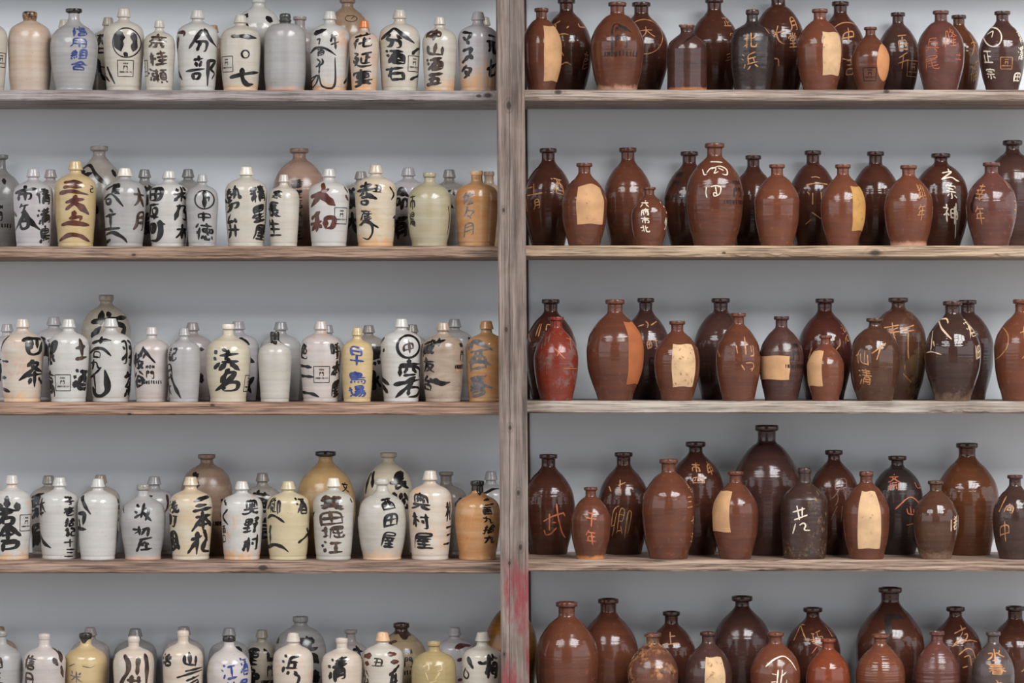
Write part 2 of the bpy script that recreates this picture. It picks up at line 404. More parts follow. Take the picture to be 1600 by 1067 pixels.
def plain_glaze(name, c, c2, ro):
    t = NT(name); v = t.coord()
    col = t.mix(t.rng(t.noise(v, 70, 4, .7), .4, .65), srgb(c), srgb(c2))
    return t.out(col, ro, t.noise(v, 60, 3), .3, .0015, .5)
LIPC = {'dark': plain_glaze('black glaze', (36, 32, 30), (58, 50, 44), .15), 'gold': plain_glaze('black tan glaze', (48, 38, 30), (168, 126, 88), .2),
        'stop': plain_glaze('green black stopper', (50, 52, 48), (74, 74, 70), .25), 'orange': plain_glaze('orange glaze', (206, 118, 58), (184, 96, 44), .2),
        'peach': plain_glaze('peach glaze', (212, 176, 140), (204, 158, 118), .2), 'tan': plain_glaze('tan glaze', (176, 140, 106), (146, 108, 76), .22),
        'brown': plain_glaze('dark brown glaze', (66, 46, 38), (48, 36, 32), .15), 'grey': plain_glaze('grey glaze', (150, 144, 138), (128, 122, 116), .2),
        'ivory': plain_glaze('ivory glaze', (220, 210, 196), (204, 190, 174), .18), 'rim': plain_glaze('dark rim glaze', (60, 38, 32), (74, 46, 38), .16), 'chipped': plain_glaze('chipped rim', (96, 56, 46), (186, 150, 124), .4)}

def ink(name, a, b, ro, lo=.42, hi=.62, sc=60):
    t = NT(name); v = t.coord()
    return t.out(t.mix(t.rng(t.noise(v, sc, 4, .65), lo, hi), srgb(a), srgb(b)), ro, spec=.5)
INK = {'k': ink('black brush ink', (26, 24, 24), (48, 44, 42), .22, .5, .75), 'n': ink('brown black ink', (50, 36, 30), (84, 66, 56), .22),
       'b': ink('brown ink', (84, 58, 40), (64, 44, 32), .25), 'r': ink('red brown ink', (96, 52, 42), (70, 40, 36), .22), 'u': ink('blue ink', (44, 58, 116), (70, 84, 128), .22),
       'g': ink('grey ink', (92, 88, 88), (120, 114, 110), .25), 'w': ink('white slip', (228, 216, 196), (206, 190, 168), .3), 'c': ink('cream slip', (218, 190, 160), (196, 164, 132), .3),
       't': ink('incised tan clay', (190, 136, 86), (150, 96, 58), .55), 'o': ink('incised orange clay', (192, 108, 68), (160, 84, 52), .55),
       'd': ink('black marker', (30, 24, 22), (44, 34, 30), .3), 'p': ink('faint scratch', (128, 84, 66), (108, 68, 54), .5), 'e': ink('raised clay', (198, 176, 128), (180, 158, 112), .25)}
def paper(name, c, spots):
    t = NT(name); v = t.coord()
    col = t.mix(t.rng(t.noise(v, 18, 4), .4, .65), srgb(c), srgb(tuple(x * .9 for x in c)))
    m = t.rng(t.noise(v, 70, 4, .7, .5), .66 - spots, .70 - spots)
    return t.out(t.mix(t.math('MULTIPLY', m, .7), col, srgb((140, 92, 56))), .75, spec=.2)
PAPER = {'tan': paper('tan paper', (198, 152, 110), .02), 'pale': paper('pale paper', (208, 170, 130), .02), 'yellow': paper('yellow paper', (192, 144, 84), .03),
         'rust': paper('rust paper', (166, 96, 58), .04), 'spot': paper('spotted paper', (208, 172, 132), .07), 'orange': paper('orange paper', (196, 134, 90), .0)}
# ------------------------------------------------------------------ characters: centre lines of the default typeface's glyphs
GRID = 112
def raster(ch):
    cu=bpy.data.curves.new('t','FONT'); cu.body=ch; cu.resolution_u=6
    o=bpy.data.objects.new('t',cu); me=o.to_mesh(); me.calc_loop_triangles()
    V=np.array([v.co[:2] for v in me.vertices]); 
    lo=V.min(0); hi=V.max(0)
    sz=max(hi-lo); S=(GRID-14)/np.maximum(hi-lo, sz*0.12)
    # keep aspect for cjk but fill box partly
    s=(GRID-14)/sz; 
    off=(GRID-(hi-lo)*s)/2
    P=(V-lo)*s+off
    img=np.zeros((GRID,GRID),bool)
    ys,xs=np.mgrid[0:GRID,0:GRID]; q=np.stack([xs+.5,ys+.5],-1)
    for t in me.loop_triangles:
        a,b,c=[P[i] for i in t.vertices]
        x0,y0=np.floor(np.minimum(np.minimum(a,b),c)).astype(int)-1; x1,y1=np.ceil(np.maximum(np.maximum(a,b),c)).astype(int)+1
        x0=max(x0,0);y0=max(y0,0)
        Q=q[y0:y1,x0:x1]
        d=lambda p,r:(r[0]-p[0])*(Q[...,1]-p[1])-(r[1]-p[1])*(Q[...,0]-p[0])
        w0,w1,w2=d(a,b),d(b,c),d(c,a)
        m=((w0>=-1e-6)&(w1>=-1e-6)&(w2>=-1e-6))|((w0<=1e-6)&(w1<=1e-6)&(w2<=1e-6))
        img[y0:y1,x0:x1]|=m
    o.to_mesh_clear(); bpy.data.objects.remove(o)
    return img
def thin(I):
    I=I.copy().astype(np.uint8)
    while True:
        ch=False
        for st in (0,1):
            P=[np.roll(np.roll(I,dy,0),dx,1) for dy,dx in ((1,0),(1,-1),(0,-1),(-1,-1),(-1,0),(-1,1),(0,1),(1,1))]
            # p2..p9
            B=sum(P); A=sum(((P[i]==0)&(P[(i+1)%8]==1)).astype(int) for i in range(8))
            if st==0: c=(P[0]*P[2]*P[4]==0)&(P[2]*P[4]*P[6]==0)
            else: c=(P[0]*P[2]*P[6]==0)&(P[0]*P[4]*P[6]==0)
            m=(I==1)&(B>=2)&(B<=6)&(A==1)&c
            if m.any(): I[m]=0; ch=True
        if not ch: return I.astype(bool)
def trace(S):
    pts=set(map(tuple,np.argwhere(S)))
    nb=lambda p:[(p[0]+a,p[1]+b) for a in(-1,0,1) for b in(-1,0,1) if (a or b) and (p[0]+a,p[1]+b) in pts]
    def nbr(p):  # prefer 4-neighbours, drop redundant diagonals
        n=nb(p); o=[]
        for q in n:
            if q[0]!=p[0] and q[1]!=p[1]:
                if (q[0],p[1]) in pts or (p[0],q[1]) in pts: continue
            o.append(q)
        return o
    deg={p:len(nbr(p)) for p in pts}
    nodes={p for p in pts if deg[p]!=2}
    used=set(); edges=[]
    for p in nodes:
        for q in nbr(p):
            if (p,q) in used: continue
            path=[p,q]; used.add((p,q))
            while path[-1] not in nodes:
                n=[r for r in nbr(path[-1]) if r!=path[-2]]
                if not n: break
                path.append(n[0])
            used.add((path[-1],path[-2])); edges.append(path)
    seen=set(x for e in edges for x in e)
    for p in pts:
        if p not in seen and deg[p]==2:
            path=[p]; prev=None
            while True:
                n=[r for r in nbr(path[-1]) if r!=prev]
                if not n: break
                prev=path[-1]; path.append(n[0])
                if n[0]==p: break
            seen|=set(path); edges.append(path)
    # cluster nodes (short edges between junctions)
    par={}
    def f(x):
        while par.get(x,x)!=x: x=par[x]
        return x
    keep=[]
    for e in edges:
        if len(e)<=5 and deg.get(e[0],0)>2 and deg.get(e[-1],0)>2: par[f(e[0])]=f(e[-1])
        elif len(e)<=5 and (deg.get(e[0],0)==1 or deg.get(e[-1],0)==1) and len(edges)>1: pass
        else: keep.append(e)
    cl={}
    for n in nodes: cl.setdefault(f(n),[]).append(n)
    cen={r:np.mean(np.array(v),0) for r,v in cl.items()}
    E=[]
    for e in keep:
        a=np.array(e,float)
        r0,r1=f(e[0]),f(e[-1])
        if r0 in cen: a[0]=cen[r0]
        if r1 in cen: a[-1]=cen[r1]
        E.append([r0 if e[0] in nodes else None,r1 if e[-1] in nodes else None,a])
    # merge through junctions by straightness
    ch=True
    while ch:
        ch=False; inc={}
        for i,(r0,r1,a) in enumerate(E):
            if r0 is not None: inc.setdefault(r0,[]).append((i,0))
            if r1 is not None: inc.setdefault(r1,[]).append((i,1))
        for r,l in inc.items():
            best=None
            for x in range(len(l)):
                for y in range(x+1,len(l)):
                    (i,si),(j,sj)=l[x],l[y]
                    if i==j: continue
                    def dirv(k,s):
                        a=E[k][2] if s==0 else E[k][2][::-1]
                        v=a[min(9,len(a)-1)]-a[0]; return v/(np.linalg.norm(v)+1e-9)
                    d=float(dirv(i,si)@dirv(j,sj))
                    if best is None or d<best[0]: best=(d,i,si,j,sj)
            if best and best[0]<(-0.75 if len(l)>2 else -0.2):
                _,i,si,j,sj=best
                A=E[i][2] if si==1 else E[i][2][::-1]; B=E[j][2] if sj==0 else E[j][2][::-1]
                ra=E[i][0] if si==1 else E[i][1]; rb=E[j][1] if sj==0 else E[j][0]
                new=[ra,rb,np.vstack([A,B[1:]])]
                E=[e for k,e in enumerate(E) if k not in (i,j)]+[new]; ch=True; break
    return [e[2] for e in E]
def rdp(a,eps):
    if len(a)<3: return a
    d=a[-1]-a[0]; L=np.linalg.norm(d)
    if L<1e-6: dist=np.linalg.norm(a-a[0],axis=1)
    else: dist=np.abs(d[0]*(a[:,1]-a[0,1])-d[1]*(a[:,0]-a[0,0]))/L
    i=int(dist.argmax())
    if dist[i]<eps: return np.array([a[0],a[-1]])
    return np.vstack([rdp(a[:i+1],eps)[:-1],rdp(a[i:],eps)])

GLYPHS = {}
def decode(ch):
    """the strokes of one character as polylines in a unit box"""
    if ch not in GLYPHS:
        strokes = []
        for a in trace(thin(raster(ch))):
            p = rdp(a, 1.6)
            if np.linalg.norm(np.diff(p, axis=0), axis=1).sum() < 4: continue
            v = p[-1] - p[0]
            if v[1] - v[0] < 0: p = p[::-1]
            strokes.append(np.c_[p[:, 1], p[:, 0]] / GRID)
        GLYPHS[ch] = strokes
    return GLYPHS[ch]
# (x centre px, top px, width px, row, shape, glaze, phrase, marks, options)
JUGS = {
'L1': [
(-20,18,62,'F','jug','cream','cream jug cut by the picture edge before the peach jug','#@5,93,22',''),
(46.5,18.5,67,'F','bar','peach','plain peach jug with black and tan rim','','lip=gold'),
(115.5,14,74,'F','vase','grey','grey egg-shaped bottle with blue brush writing','信用組合@129,40,112,29,u,3','lip=dark'),
(101,31,58,'B','jug','cream','jug mostly hidden behind the blue-lettered bottle','八@76,52,62,16',''),
(169,27.5,56,'B','jug','beige','beige jug between blue-lettered bottle and circled jug','酒大@158,50,130,30,k,4','fcap=beige'),
(193.5,14,63,'F','jug','cream','cream jug with big circled mark above square stamp','O@201,67,21,23,k,2.6|~k,13:192,53 188,66 193,80|~k,8:199,84 203,88|~k,10:211,53 215,66 211,80|~k,4:170,104 176,118 183,131;163,112 168,120 174,127|#@200,107,25','' ),
(249,32,49,'F','jug','cream','small cream jug with three smudgy brown characters','奈桂瀬@250,52,131,33,n,4|#@227,106,24',''),
(308.5,16.5,65,'F','jug','white','white jug with two bold characters, one spaced above the other','~k,5,0,0:1275,190 1240,240 1195,305;1290,185 1320,240 1358,288|~k,4.2,0,0:1240,265 1310,256 1298,318 1284,324;1268,262 1244,320|~k,3.6,0,0:1225,376 1282,366;1255,352 1255,384;1235,390 1245,420;1270,385 1258,420;1175,446 1292,430;1215,462 1224,500;1218,462 1266,458 1252,494 1224,496|~k,4.6,0,0:1312,378 1305,536;1310,380 1352,372 1340,400 1322,430 1348,452 1330,490|~n,6:279,50 292,50 290,57;281,58 279,72 277,80|~k,6:277,100 280,112 287,124',''),
(333,39.5,52,'B','jug','tan','tan-rimmed jug behind the two-character jug','','lip=tan'),
(376,24,63,'F','jug','cream','cream jug with a dash, a ring and a hook','~k,8:365,57 384,57 402,59|O@386,85,5.5,6,k,3|~k,7:362,121 378,117 404,112;381,108 381,124 388,133 397,131|#@356,100,24','foot=peach'),
(404,-4,76,'B','tall','white','tall white jar with black dots cropped at the top','~k,12:383,24 390,26;385,40 391,41|~k,11:420,28 428,33',''),
(445.5,21.5,66,'F','bar','grey','plain grey jug with black stopper','','lip=stop;foot=chip'),
(468.5,26,62,'B','jug','pinkgrey','grey flared-neck jug behind the plain grey jug','','lk=ring'),
(515,18,63,'F','jug','white','white jug with thin sprawling brush column and orange foot','~k,8:493,52 512,46|~k,3:497,62 502,60 500,70|~k,4:486,82 493,75 505,74 516,79 527,87|百@503,76,88,15,k,2.5|~k,3:497,92 503,97 497,103;505,92 507,98 500,104|~k,3:495,104 507,100;501,99 500,115|~k,3:488,121 500,116 496,130 488,137 487,127 495,120;500,116 503,134 512,138 522,138 526,128 525,90|午@526,50,82,16,k,3|~k,5:538,129 545,118','foot=orange;spot=orange'),
(543,-2,72,'B','tall','tan','tall tan jar cropped at the top with a swirl','O@550,29,9,5,b,1.6|~b,1.6:543,24 556,24 550,30','lk=ring'),
(569,32.5,46,'F','jug','peach','small orange-necked jug with crowded brush writing','花延宴@569,49,136,36,k,4','lip=orange;foot=orange;spot=orange'),
(624.5,16,65,'F','jug','cream','cream jug with roof stroke over three characters','~k,6:597,60 610,50 617,43 630,55 648,67|分酒石@618,50,130,34,k,5|~k,5:645,84 652,76 657,74;642,124 652,118 657,114|#@648,99,24','spot=peach'),
(687,27,54,'F','jug','cream','small cream jug with four characters and orange foot','中山酒五@680,43,135,31,n,5','foot=orange'),
(747,19,64,'F','jug','lilac','lilac and orange jug with katakana beside the post','マスタ@730,46,126,25,k,5|元七@769,50,124,22,k,5','foot=orangebig'),
(757,27,56,'B','jug','beige','jug mostly hidden behind the katakana jug','',''),
],
'L2': [
(1,242,68,'B','vase','greydark','dark grey jar cut by the picture edge','~k,6:-5,276 0,284 -2,292;10,280 12,288|M@2,338,40,36,k',''),
(52,264,62,'F','jug','lilac','pale jug with character column beside the yellow jug','~k,5,0,220:168,284 184,300;110,326 150,312 246,300|~k,4,0,220:136,336 132,376;132,336 216,326 212,362 196,366;175,304 178,374|~k,2.4,0,220:155,395 140,420;146,410 200,400;175,408 165,440 148,452|~k,5,0,220:90,444 120,470;175,440 160,482 102,560|~k,7,0,220:166,452 210,508 266,556|~k,4,0,220:142,512 160,502 202,500 190,546 150,552 142,512|~k,5:20,332 28,337|情満鳥@73,292,382,26,k,4','ph=x'),
(79,265,58,'B','jug','pinkgrey','pinkish capped jug behind the yellow jug','',''),
(118,252,65,'F','jug','yellow','yellow jug with four large red-brown characters','~r,7:105,285 119,284 133,286;104,293 118,291 132,293|~r,7:98,302 116,298 141,304|~r,6,0,220:430,386 480,372 542,365;492,345 480,390 428,432|~r,8,0,220:482,384 530,418 566,458|~r,5,0,220:484,440 474,492;452,486 530,470 514,502|~r,7,0,220:402,526 460,510 568,526|~r,7:96,376 112,366 130,368 142,377|己@146,289,301,9,k,1.6',''),
(155,228.5,82,'B','slope','beigegrey','tall grey-beige jar with large black strokes','~k,6:128,266 143,254 156,276 172,290|~k,8:131,267 136,272;133,275 149,270|~k,7:179,265 183,276|~k,8:152,322 158,334',''),
(195,263,66,'F','jug','grey','grey jug with brown and black writing and side strokes','若辰@185,286,304,16,k,2.6|~k,4:169,296 184,288 178,304;165,311 178,300 197,323|~k,4,0,220:672,366 708,360 704,394 678,394 672,366|~k,4,0,220:700,428 722,448;670,472 742,456;704,470 706,546|~k,5,0,220:662,552 768,546|~k,6:168,366 180,362 198,372 202,379;168,378 176,374|大月@221,290,362,26,n,4.5','lip=ivory'),
(226,265,58,'B','jug','greydark','grey capped jug with bold writing behind the side-stroked jug','備後@230,288,372,32,k,5',''),
(264,267,64,'F','jug','white','white jug with thick three-character column at one side','~k,4.6,0,220:945,300 950,372;945,300 1032,295 1016,370 952,372;988,297 985,370;950,335 1020,332|~k,4.2,0,220:944,402 1006,396;952,402 940,484;962,420 996,420 990,460 964,460 962,420;976,460 974,492;950,470 1004,478|~k,4.6,0,220:946,522 984,516 976,572 950,576 948,522;965,518 962,574;996,512 1046,522|~k,7,0,220:1012,506 1020,570 994,626 952,622|米乃木@287,288,378,28,k,5',''),
(294,264.5,58,'B','jug','greydark','dark capped jug behind the ringed-mark jug','',''),
(316,273,50,'F','jug','grey','small grey jug with circled mark above two characters','O@321.5,312,14.5,14.5,k,2.6|~k,6:322,299 322,325|~k,3:322,311 329,307 328,315|中@322,329,347,25,k,3.6|徳@322,347,379,31,k,3.2',''),
(384.5,261,66,'F','jug','cream','cream jug with large writing down both sides','勢弁@365,288,377,30,k,4.5|~k,6:352,312 357,316|精星屋@408,288,378,30,k,4.8','lip=ivory'),
(467.5,232,86,'B','slope','pinktan','tall pinkish tan bottle with flared lip','番皇吉水二三@467,279,376,22,k,2.6','lk=ring'),
(443.5,273,49,'F','jug','cream','small cream jug before the tall pinkish bottle','寒@434,297,312,18,k,2.4|長生@429,312,370,31,k,4.6',''),
(514,264,64,'F','jug','white','white jug with two large dark red characters','~r,6,380,220:430,350 500,326 544,302;500,268 514,300 480,350 428,412|~r,9,380,220:498,338 545,374 582,406|~r,5.5,380,220:432,486 488,442;424,522 500,502;470,458 464,568;464,520 430,562;472,520 500,542|~r,6,380,220:522,482 522,548;520,482 582,478 568,542 524,548|#@535,337,25|~r,4:539,292 544,300;541,305 545,313',''),
(564,268,60,'B','jug','beigegrey','grey-beige jug squeezed behind the red-lettered white jug','農大@550,292,368,30,k,5',''),
(587,258,65,'F','jug','creamorange','cream and orange jug with tall looping brush column','~k,5,380,220:770,260 774,302;718,314 832,300;738,286 812,276|~k,4,380,220:760,326 732,346;776,322 782,346;744,356 800,350|~k,7,380,220:780,338 842,364|~k,4,380,220:742,376 786,374 776,402 746,396 742,376|丑@592,288,302,15,k,2.4|彦@573,326,346,22,k,3|~k,4:575,341 568,348 562,352;575,344 586,352 593,356;565,352 570,346 583,350 584,364 577,375 568,371|~k,3.5:610,292 617,303 612,312|~k,3.5:615,340 619,334 616,354','foot=orange'),
(638,262,66,'B','jug','lilac','lilac capped jug with bold black writing','命有@627,290,376,28,k,5.5',''),
(671,270,68,'F','bar','olivecream','olive-cream jug with thin writing and drip of glaze','市場@645,300,358,15,k,2.2|~k,2:701,322 703,340 699,366','lk=ring2'),
(702,265,60,'B','jug','beigegrey','grey capped jug behind the olive-cream jug','~k,3:700,300 706,297 711,306;703,318 709,326','lip=grey'),
(745,267,67,'F','jug','orange','orange jug with grey cursive writing and plain lip','佐々月@732,297,371,22,g,2.6','lk=ring2;lip=peach'),
(764,268,56,'B','jug','tan','tan jug half hidden behind the orange jug and post','','lk=ring2'),
],
'L3': [
(11,506,58,'B','jug','lilac','lilac capped jug at the shelf end behind the pink-stained jug','林@-2,540,600,24,k,5',''),
(35,498.5,67,'F','jug','peachcream','cream jug stained pink with two characters on one side','~k,4:17,525 6,536 3,550;6,564 18,565|~k,6:4,590 14,590;2,606 20,612|~k,6,0,450:162,328 200,314 266,318|~k,5,0,450:186,336 198,408 226,418 262,402 266,332;216,326 210,384;242,322 246,376|~k,5,0,450:225,452 188,492;206,470 262,464 200,530 138,578|~k,6,0,450:216,490 268,524|~k,4.6,0,450:188,548 268,536;230,524 228,618;208,568 198,602;250,562 264,602','foot=peach;spot=pink'),
(84,495,66,'B','jug','lilac','lilac capped jug between pink-stained jug and stamped jug','配@80,526,560,30,k,5.5','' ),
(107,498.5,64,'F','jug','white','white jug with square stamp between two bold writing columns','銀高@82,528,622,30,k,6|#@102,598,25|土@131,528,562,26,n,6|酒@131,575,612,34,k,6',''),
(166,460.5,77,'B','tall','beige','tall beige jar with one huge character','~k,8,0,450:592,212 700,196;650,152 648,230|~k,7,0,450:596,300 652,240|~k,7,0,450:690,158 706,180;680,200 792,182|~k,8,0,450:742,200 700,296;736,222 794,236 778,300 744,292','lk=ring2'),
(173,497.5,68,'F','jug','white','white jug with one huge sweeping brush column','~k,6:147,536 162,531 178,532;162,527 161,537|~k,5:143,552 152,544 166,544 178,556|口@155,548,560,16,k,3|九@153,560,578,24,k,3.6|~k,3.5:144,590 154,582 163,574;150,585 153,612|~k,8:148,606 152,618 163,619 173,610 171,592 168,578|羽茶@202,528,624,26,k,5',''),
(237,511,57,'F','jug','pinkwhite','small pinkish white jug with freehand gate sign lettering','~k,5:214,568 226,548 227,541;226,544 236,556 246,567|桜谷@219,548,608,24,k,4|M@238,585,34,30,k',''),
(287.5,512.5,52,'F','jug','grey','small pale grey jug with one column by its edge','記@272,540,565,20,k,3.4|日大@266,566,622,20,k,3.6|~k,5:268,585 275,604 285,622|~k,3:251,599 262,592',''),
(301,504,62,'B','jug','pinkgrey','grey capped jug behind the small pale grey jug','~k,6:310,545 321,546|~k,8:316,585 318,598',''),
(356.5,506,69,'F','jugr','creamy','round cream jug with straight neck and two characters','~k,5,0,450:1354,392 1368,412;1350,436 1364,450;1352,500 1388,466|~k,4.4,0,450:1402,382 1434,396;1388,422 1502,410;1440,392 1420,452;1400,462 1502,458;1442,440 1438,470|~k,6,0,450:1424,472 1380,514;1456,470 1508,514|~k,6,0,450:1442,508 1390,592;1420,532 1492,520 1440,584 1356,642|~k,5.4,0,450:1412,590 1404,638;1410,592 1504,584 1490,640 1408,642|#@389,599,25','lip=ivory'),
(372,502,66,'B','jug','lilac','lilac jug with bold stroke behind the straight-necked cream jug','~k,9:378,530 392,538;376,540 388,560 399,566|~k,7:398,590 388,602 394,614',''),
(429.5,518,52,'F','jug','greycream','small plain jug with black dripped neck','','lip=dark;drip=1;lk=small'),
(438.7,503,64,'B','jug','grey','plain grey capped jug behind the small black-necked jug','',''),
(501,502,64,'F','jug','pinkwhite','pinkish white jug with slanted stamp and rust stain','色@476,535,562,20,k,4|~k,6:470,571 489,574;471,587 492,589;473,613 490,615 500,620|#@504.5,585,25|呼本屋@526,532,622,22,k,4','spot=orange'),
(512,508,54,'B','jug','grey','grey jug hidden behind the rust-stained jug','',''),
(558,512,50,'F','jug','yellow','small yellow jug with blue-black characters','早@558,538,576,26,u,4|鳥場@559,578,624,30,u,3',''),
(576,508,58,'B','jug','beigegrey','beige jug behind the small yellow jug','無水@586,535,612,28,k,5',''),
(627,498,65,'F','jug','white','white jug with circled character over two tall characters','O@639,541.5,17,17.5,k,5|中@641,530,556,20,n,3.6|~k,5,380,450:985,482 1106,474;1040,446 1042,480|~k,4.4,380,450:986,490 984,552;986,490 1106,490 1102,558;1030,500 1010,532;1060,500 1086,530;1008,546 1082,540|~k,5.4,380,450:1078,556 1000,602;948,604 1104,572;1062,590 956,684|~k,4.6,380,450:1040,620 1034,672;1040,620 1104,618 1092,676 1036,680|~k,5:595,535 602,527;599,549 602,545|~k,7:596,600 607,614;592,588 602,596 609,601',''),
(644,507,58,'B','jug','beigegrey','dull jug behind the circled-character jug','~k,8:660,540 662,552',''),
(692,504,64,'F','jug','dirty','dirty beige jug with black hook stroke and freehand sign','蔵友台@669,530,612,28,k,4.4|~k,5:678,537 697,531;687,529 686,541|~k,9:679,594 690,600 704,597|M@722,556,32,42,k','spot=orange'),
(710,498.5,62,'B','jug','grey','grey capped jug behind the dirty beige jug','~k,8:733,529 738,534|~k,6:729,546 736,550',''),
(760,501.5,65,'F','jug','orange','orange jug with large grey strokes beside the post','~g,9:733,545 740,532 755,538 770,547|西喜@746,543,622,34,g,5|~g,6:733,566 752,564 768,570;736,605 752,600 769,606|O@760.5,590,5,5,o,1.4',''),
],
'L4': [
(-13,752,40,'B','jug','tan','tan sliver of a jug at the shelf end','',''),
(18.5,742.5,62,'F','jug','white','white jug with two bold characters and side stamp','~k,7,0,690:62,348 66,412;20,396 26,424 136,430;122,384 134,432|~k,5.4,0,690:4,454 102,440;60,446 8,524;40,476 36,512;40,476 106,470 96,514 38,512|~k,6,0,690:70,518 8,594|~k,7,0,690:72,524 146,588|~k,4.6,0,690:30,586 106,576;70,550 68,618;24,622 122,612;40,634 34,688|~k,6,0,690:42,634 134,622 118,664 38,672|#@44,817,25','foot=orange;spot=peach'),
(76,743,60,'B','jug','beigegrey','beige-grey jug with dense dark writing','栗原@62,768,858,28,k,5',''),
(93,746,64,'F','jug','white','white jug with small eight-character column at its edge','本@67,776,812,22,k,4|~k,7:62,832 70,848 84,856|子壱拾記十三@113,775,872,20,k,3.2',''),
(153,748,63,'F','jug','white','white jug mostly plain with two strokes at one edge','~k,6:130,776 136,790 146,803|~k,7:124,803 137,801 133,820;123,826 139,827|~k,4:126,812 128,826',''),
(157,742,62,'B','jug','beige','beige jug behind the mostly plain white jug','茂木@184,775,860,20,k,4',''),
(223.5,757,69,'F','jugr','grey','rounded grey bottle with three thin cursive characters','~k,3.4,0,690:870,394 886,410;860,436 876,446;860,474 896,450;916,388 898,474;904,420 952,414 926,492;910,440 962,496|~k,3.4,0,690:848,546 902,550 858,572;885,528 890,582;906,546 948,536 936,592;926,540 900,582|~k,3.6,0,690:890,612 964,598;902,610 868,688;912,632 900,652;914,626 946,642;895,676 962,666;926,642 932,678|~k,2:193,790 197,802','lk=small;foot=chip;lip=grey'),
(241,744.5,64,'B','jug','grey','grey capped jug behind the rounded grey bottle','~n,4:234,776 242,775;263,774 266,790 260,802',''),
(298,745,68,'F','jug','creamorange','white jug streaked orange, writing down both edges','浅町@272,780,825,26,k,4.2|風@274,826,866,26,k,4.5|~k,5,0,690:1226,372 1314,344;1236,402 1302,394;1222,434 1328,414|~k,4.8,0,690:1238,472 1322,460;1276,438 1280,558;1270,480 1212,560;1256,522 1306,514|~k,6,0,690:1290,474 1328,534|~k,5,0,690:1210,612 1272,588;1246,568 1240,704;1240,622 1186,698;1286,556 1302,622|~k,6,0,690:1300,600 1268,682 1314,690',''),
(323,709.5,80,'B','tall','browntan','tall brown-tan jar with marker lettering','~k,8:305,740 313,745;310,752 312,762|M@352,800,34,44,k','lk=ring'),
(378,752,66,'F','jug','white','bluish white jug with orange foot stain','奥野村@396,776,864,30,k,4.2|~k,4:352,782 356,790;358,796 348,808 359,820|酒口@351,820,850,12,k,2','foot=orange;spot=orange'),
(410,739,62,'B','jug','beigegrey','beige-grey jug with broad grey strokes','茸草@411,764,850,34,k,5',''),
(450,752,68,'F','jug','yellowcream','yellow-cream jug with bracket of curly strokes','~k,5:420,810 426,804 436,808 447,816|御@431,777,805,26,k,3|酒@474,776,806,24,k,3.6|~k,5:420,795 426,780|~k,4:423,828 426,818 422,833;424,822 424,850|~k,6:420,856 430,850 444,854 453,862|~k,4.5:468,848 478,840 484,830;480,826 484,842',''),
(508.7,705,94,'B','slope','tanorange','big tan jar with black lip','文川@541,752,790,18,k,2.4','lip=dark;lk=ring'),
(521,747,64,'F','jug','greycream','grey-cream jug with four stacked brown characters','箕田@520,772,822,40,n,4.8|堀江@522,820,866,40,n,4.2|~k,5:489,808 493,800|~k,4:548,780 551,786','lip=ivory'),
(607,707,77,'B','tall','creamy','tall cream jar with one heavy black character','長松@628,736,800,34,k,6|~k,6:580,740 574,756 572,772;584,738 583,762','lk=ring'),
(597,748,76,'F','vase','greycream','egg-shaped grey jug with three characters at one edge','西@608,778,798,24,k,3.6|田@612,801,824,24,k,4|屋@609,828,858,26,k,4|~k,3:561,808 562,795 566,786','lk=small;foot=peach'),
(672,735.5,68,'F','jug','peachcream','glossy cream jug with three crisp black characters','奥村@658,768,828,34,k,4.6|屋@663,830,860,36,k,4.2|札三@702,778,856,24,k,3.4','spot=peach'),
(697,737,66,'B','jug','olivegrey','olive-grey bottle with flared neck','~k,6:712,790 722,778','lk=ring'),
(746,751,72,'F','jugr','orange','orange jug with black neck and small character column','二百九@763,778,818,20,k,2.8|拾九@766,818,850,24,k,3.2','lip=dark;drip=1;lk=ring2;spot=orange'),
(767,736.5,60,'B','jug','grey','bluish grey jug behind the black-necked orange jug','~k,4:756,772 770,764 780,764',''),
],
'L5': [
(-1,979,58,'B','jug','tan','tan jug behind the grey one at the shelf end','',''),
(1,986,70,'F','jugr','grey','grey jug cut by the picture edge','日三@1,1024,1070,22,n,4','lk=ring2;lip=grey'),
(69.5,990,66,'F','jug','pinkwhite','pale jug with curly brown writing by its edge','信日@50,1022,1075,24,n,4.6|~n,8:88,1016 97,1024 98,1036;88,1030 94,1040|~n,6:98,1042 100,1060','lk=small'),
(134,989,70,'F','jugr','yellow','yellow bottle with black dripped lip','~g,1.6:112,1041 121,1037 122,1036;134,1040 146,1043 152,1040|米の@124,1045,1090,22,g,2','lip=dark;lk=ring2;drip=2'),
(141,980,62,'B','jug','pinkgrey','pinkish capped jug behind the yellow bottle','',''),
(209,994,64,'F','jug','peachcream','cream jug with three thick vertical strokes','~n,7:198,1024 205,1034 205,1048 195,1062 190,1075|~n,7:220,1028 219,1040 218,1054|~n,7:230,1024 233,1040 231,1070|~n,6:178,1032 181,1026|井@216,1054,1084,26,n,5','lk=small'),
(211.5,982,66,'B','jug','greydark','grey capped jug behind the three-stroke jug','',''),
(286,985,64,'F','jug','peachcream','cream jug with mountain character beside the blue-lettered one','山@301,1018,1042,26,k,5|~k,4:293,1048 317,1044;280,1058 300,1052 317,1048|高@305,1052,1090,26,k,3.6|治@263,1020,1042,26,k,5','lk=small'),
(287,979,66,'B','jug','pinkgrey','grey capped jug behind the mountain-character jug','',''),
(358,993,70,'F','vase','pinkwhite','pink-white bottle with blue cursive writing','江若@362,1034,1092,26,u,3.4|酒屋@384,1026,1090,18,u,3.2','lk=small;lip=dark'),
(358,981,64,'B','jug','greydark','dark grey capped jug behind the blue cursive bottle','~k,9:372,1012 380,1020',''),
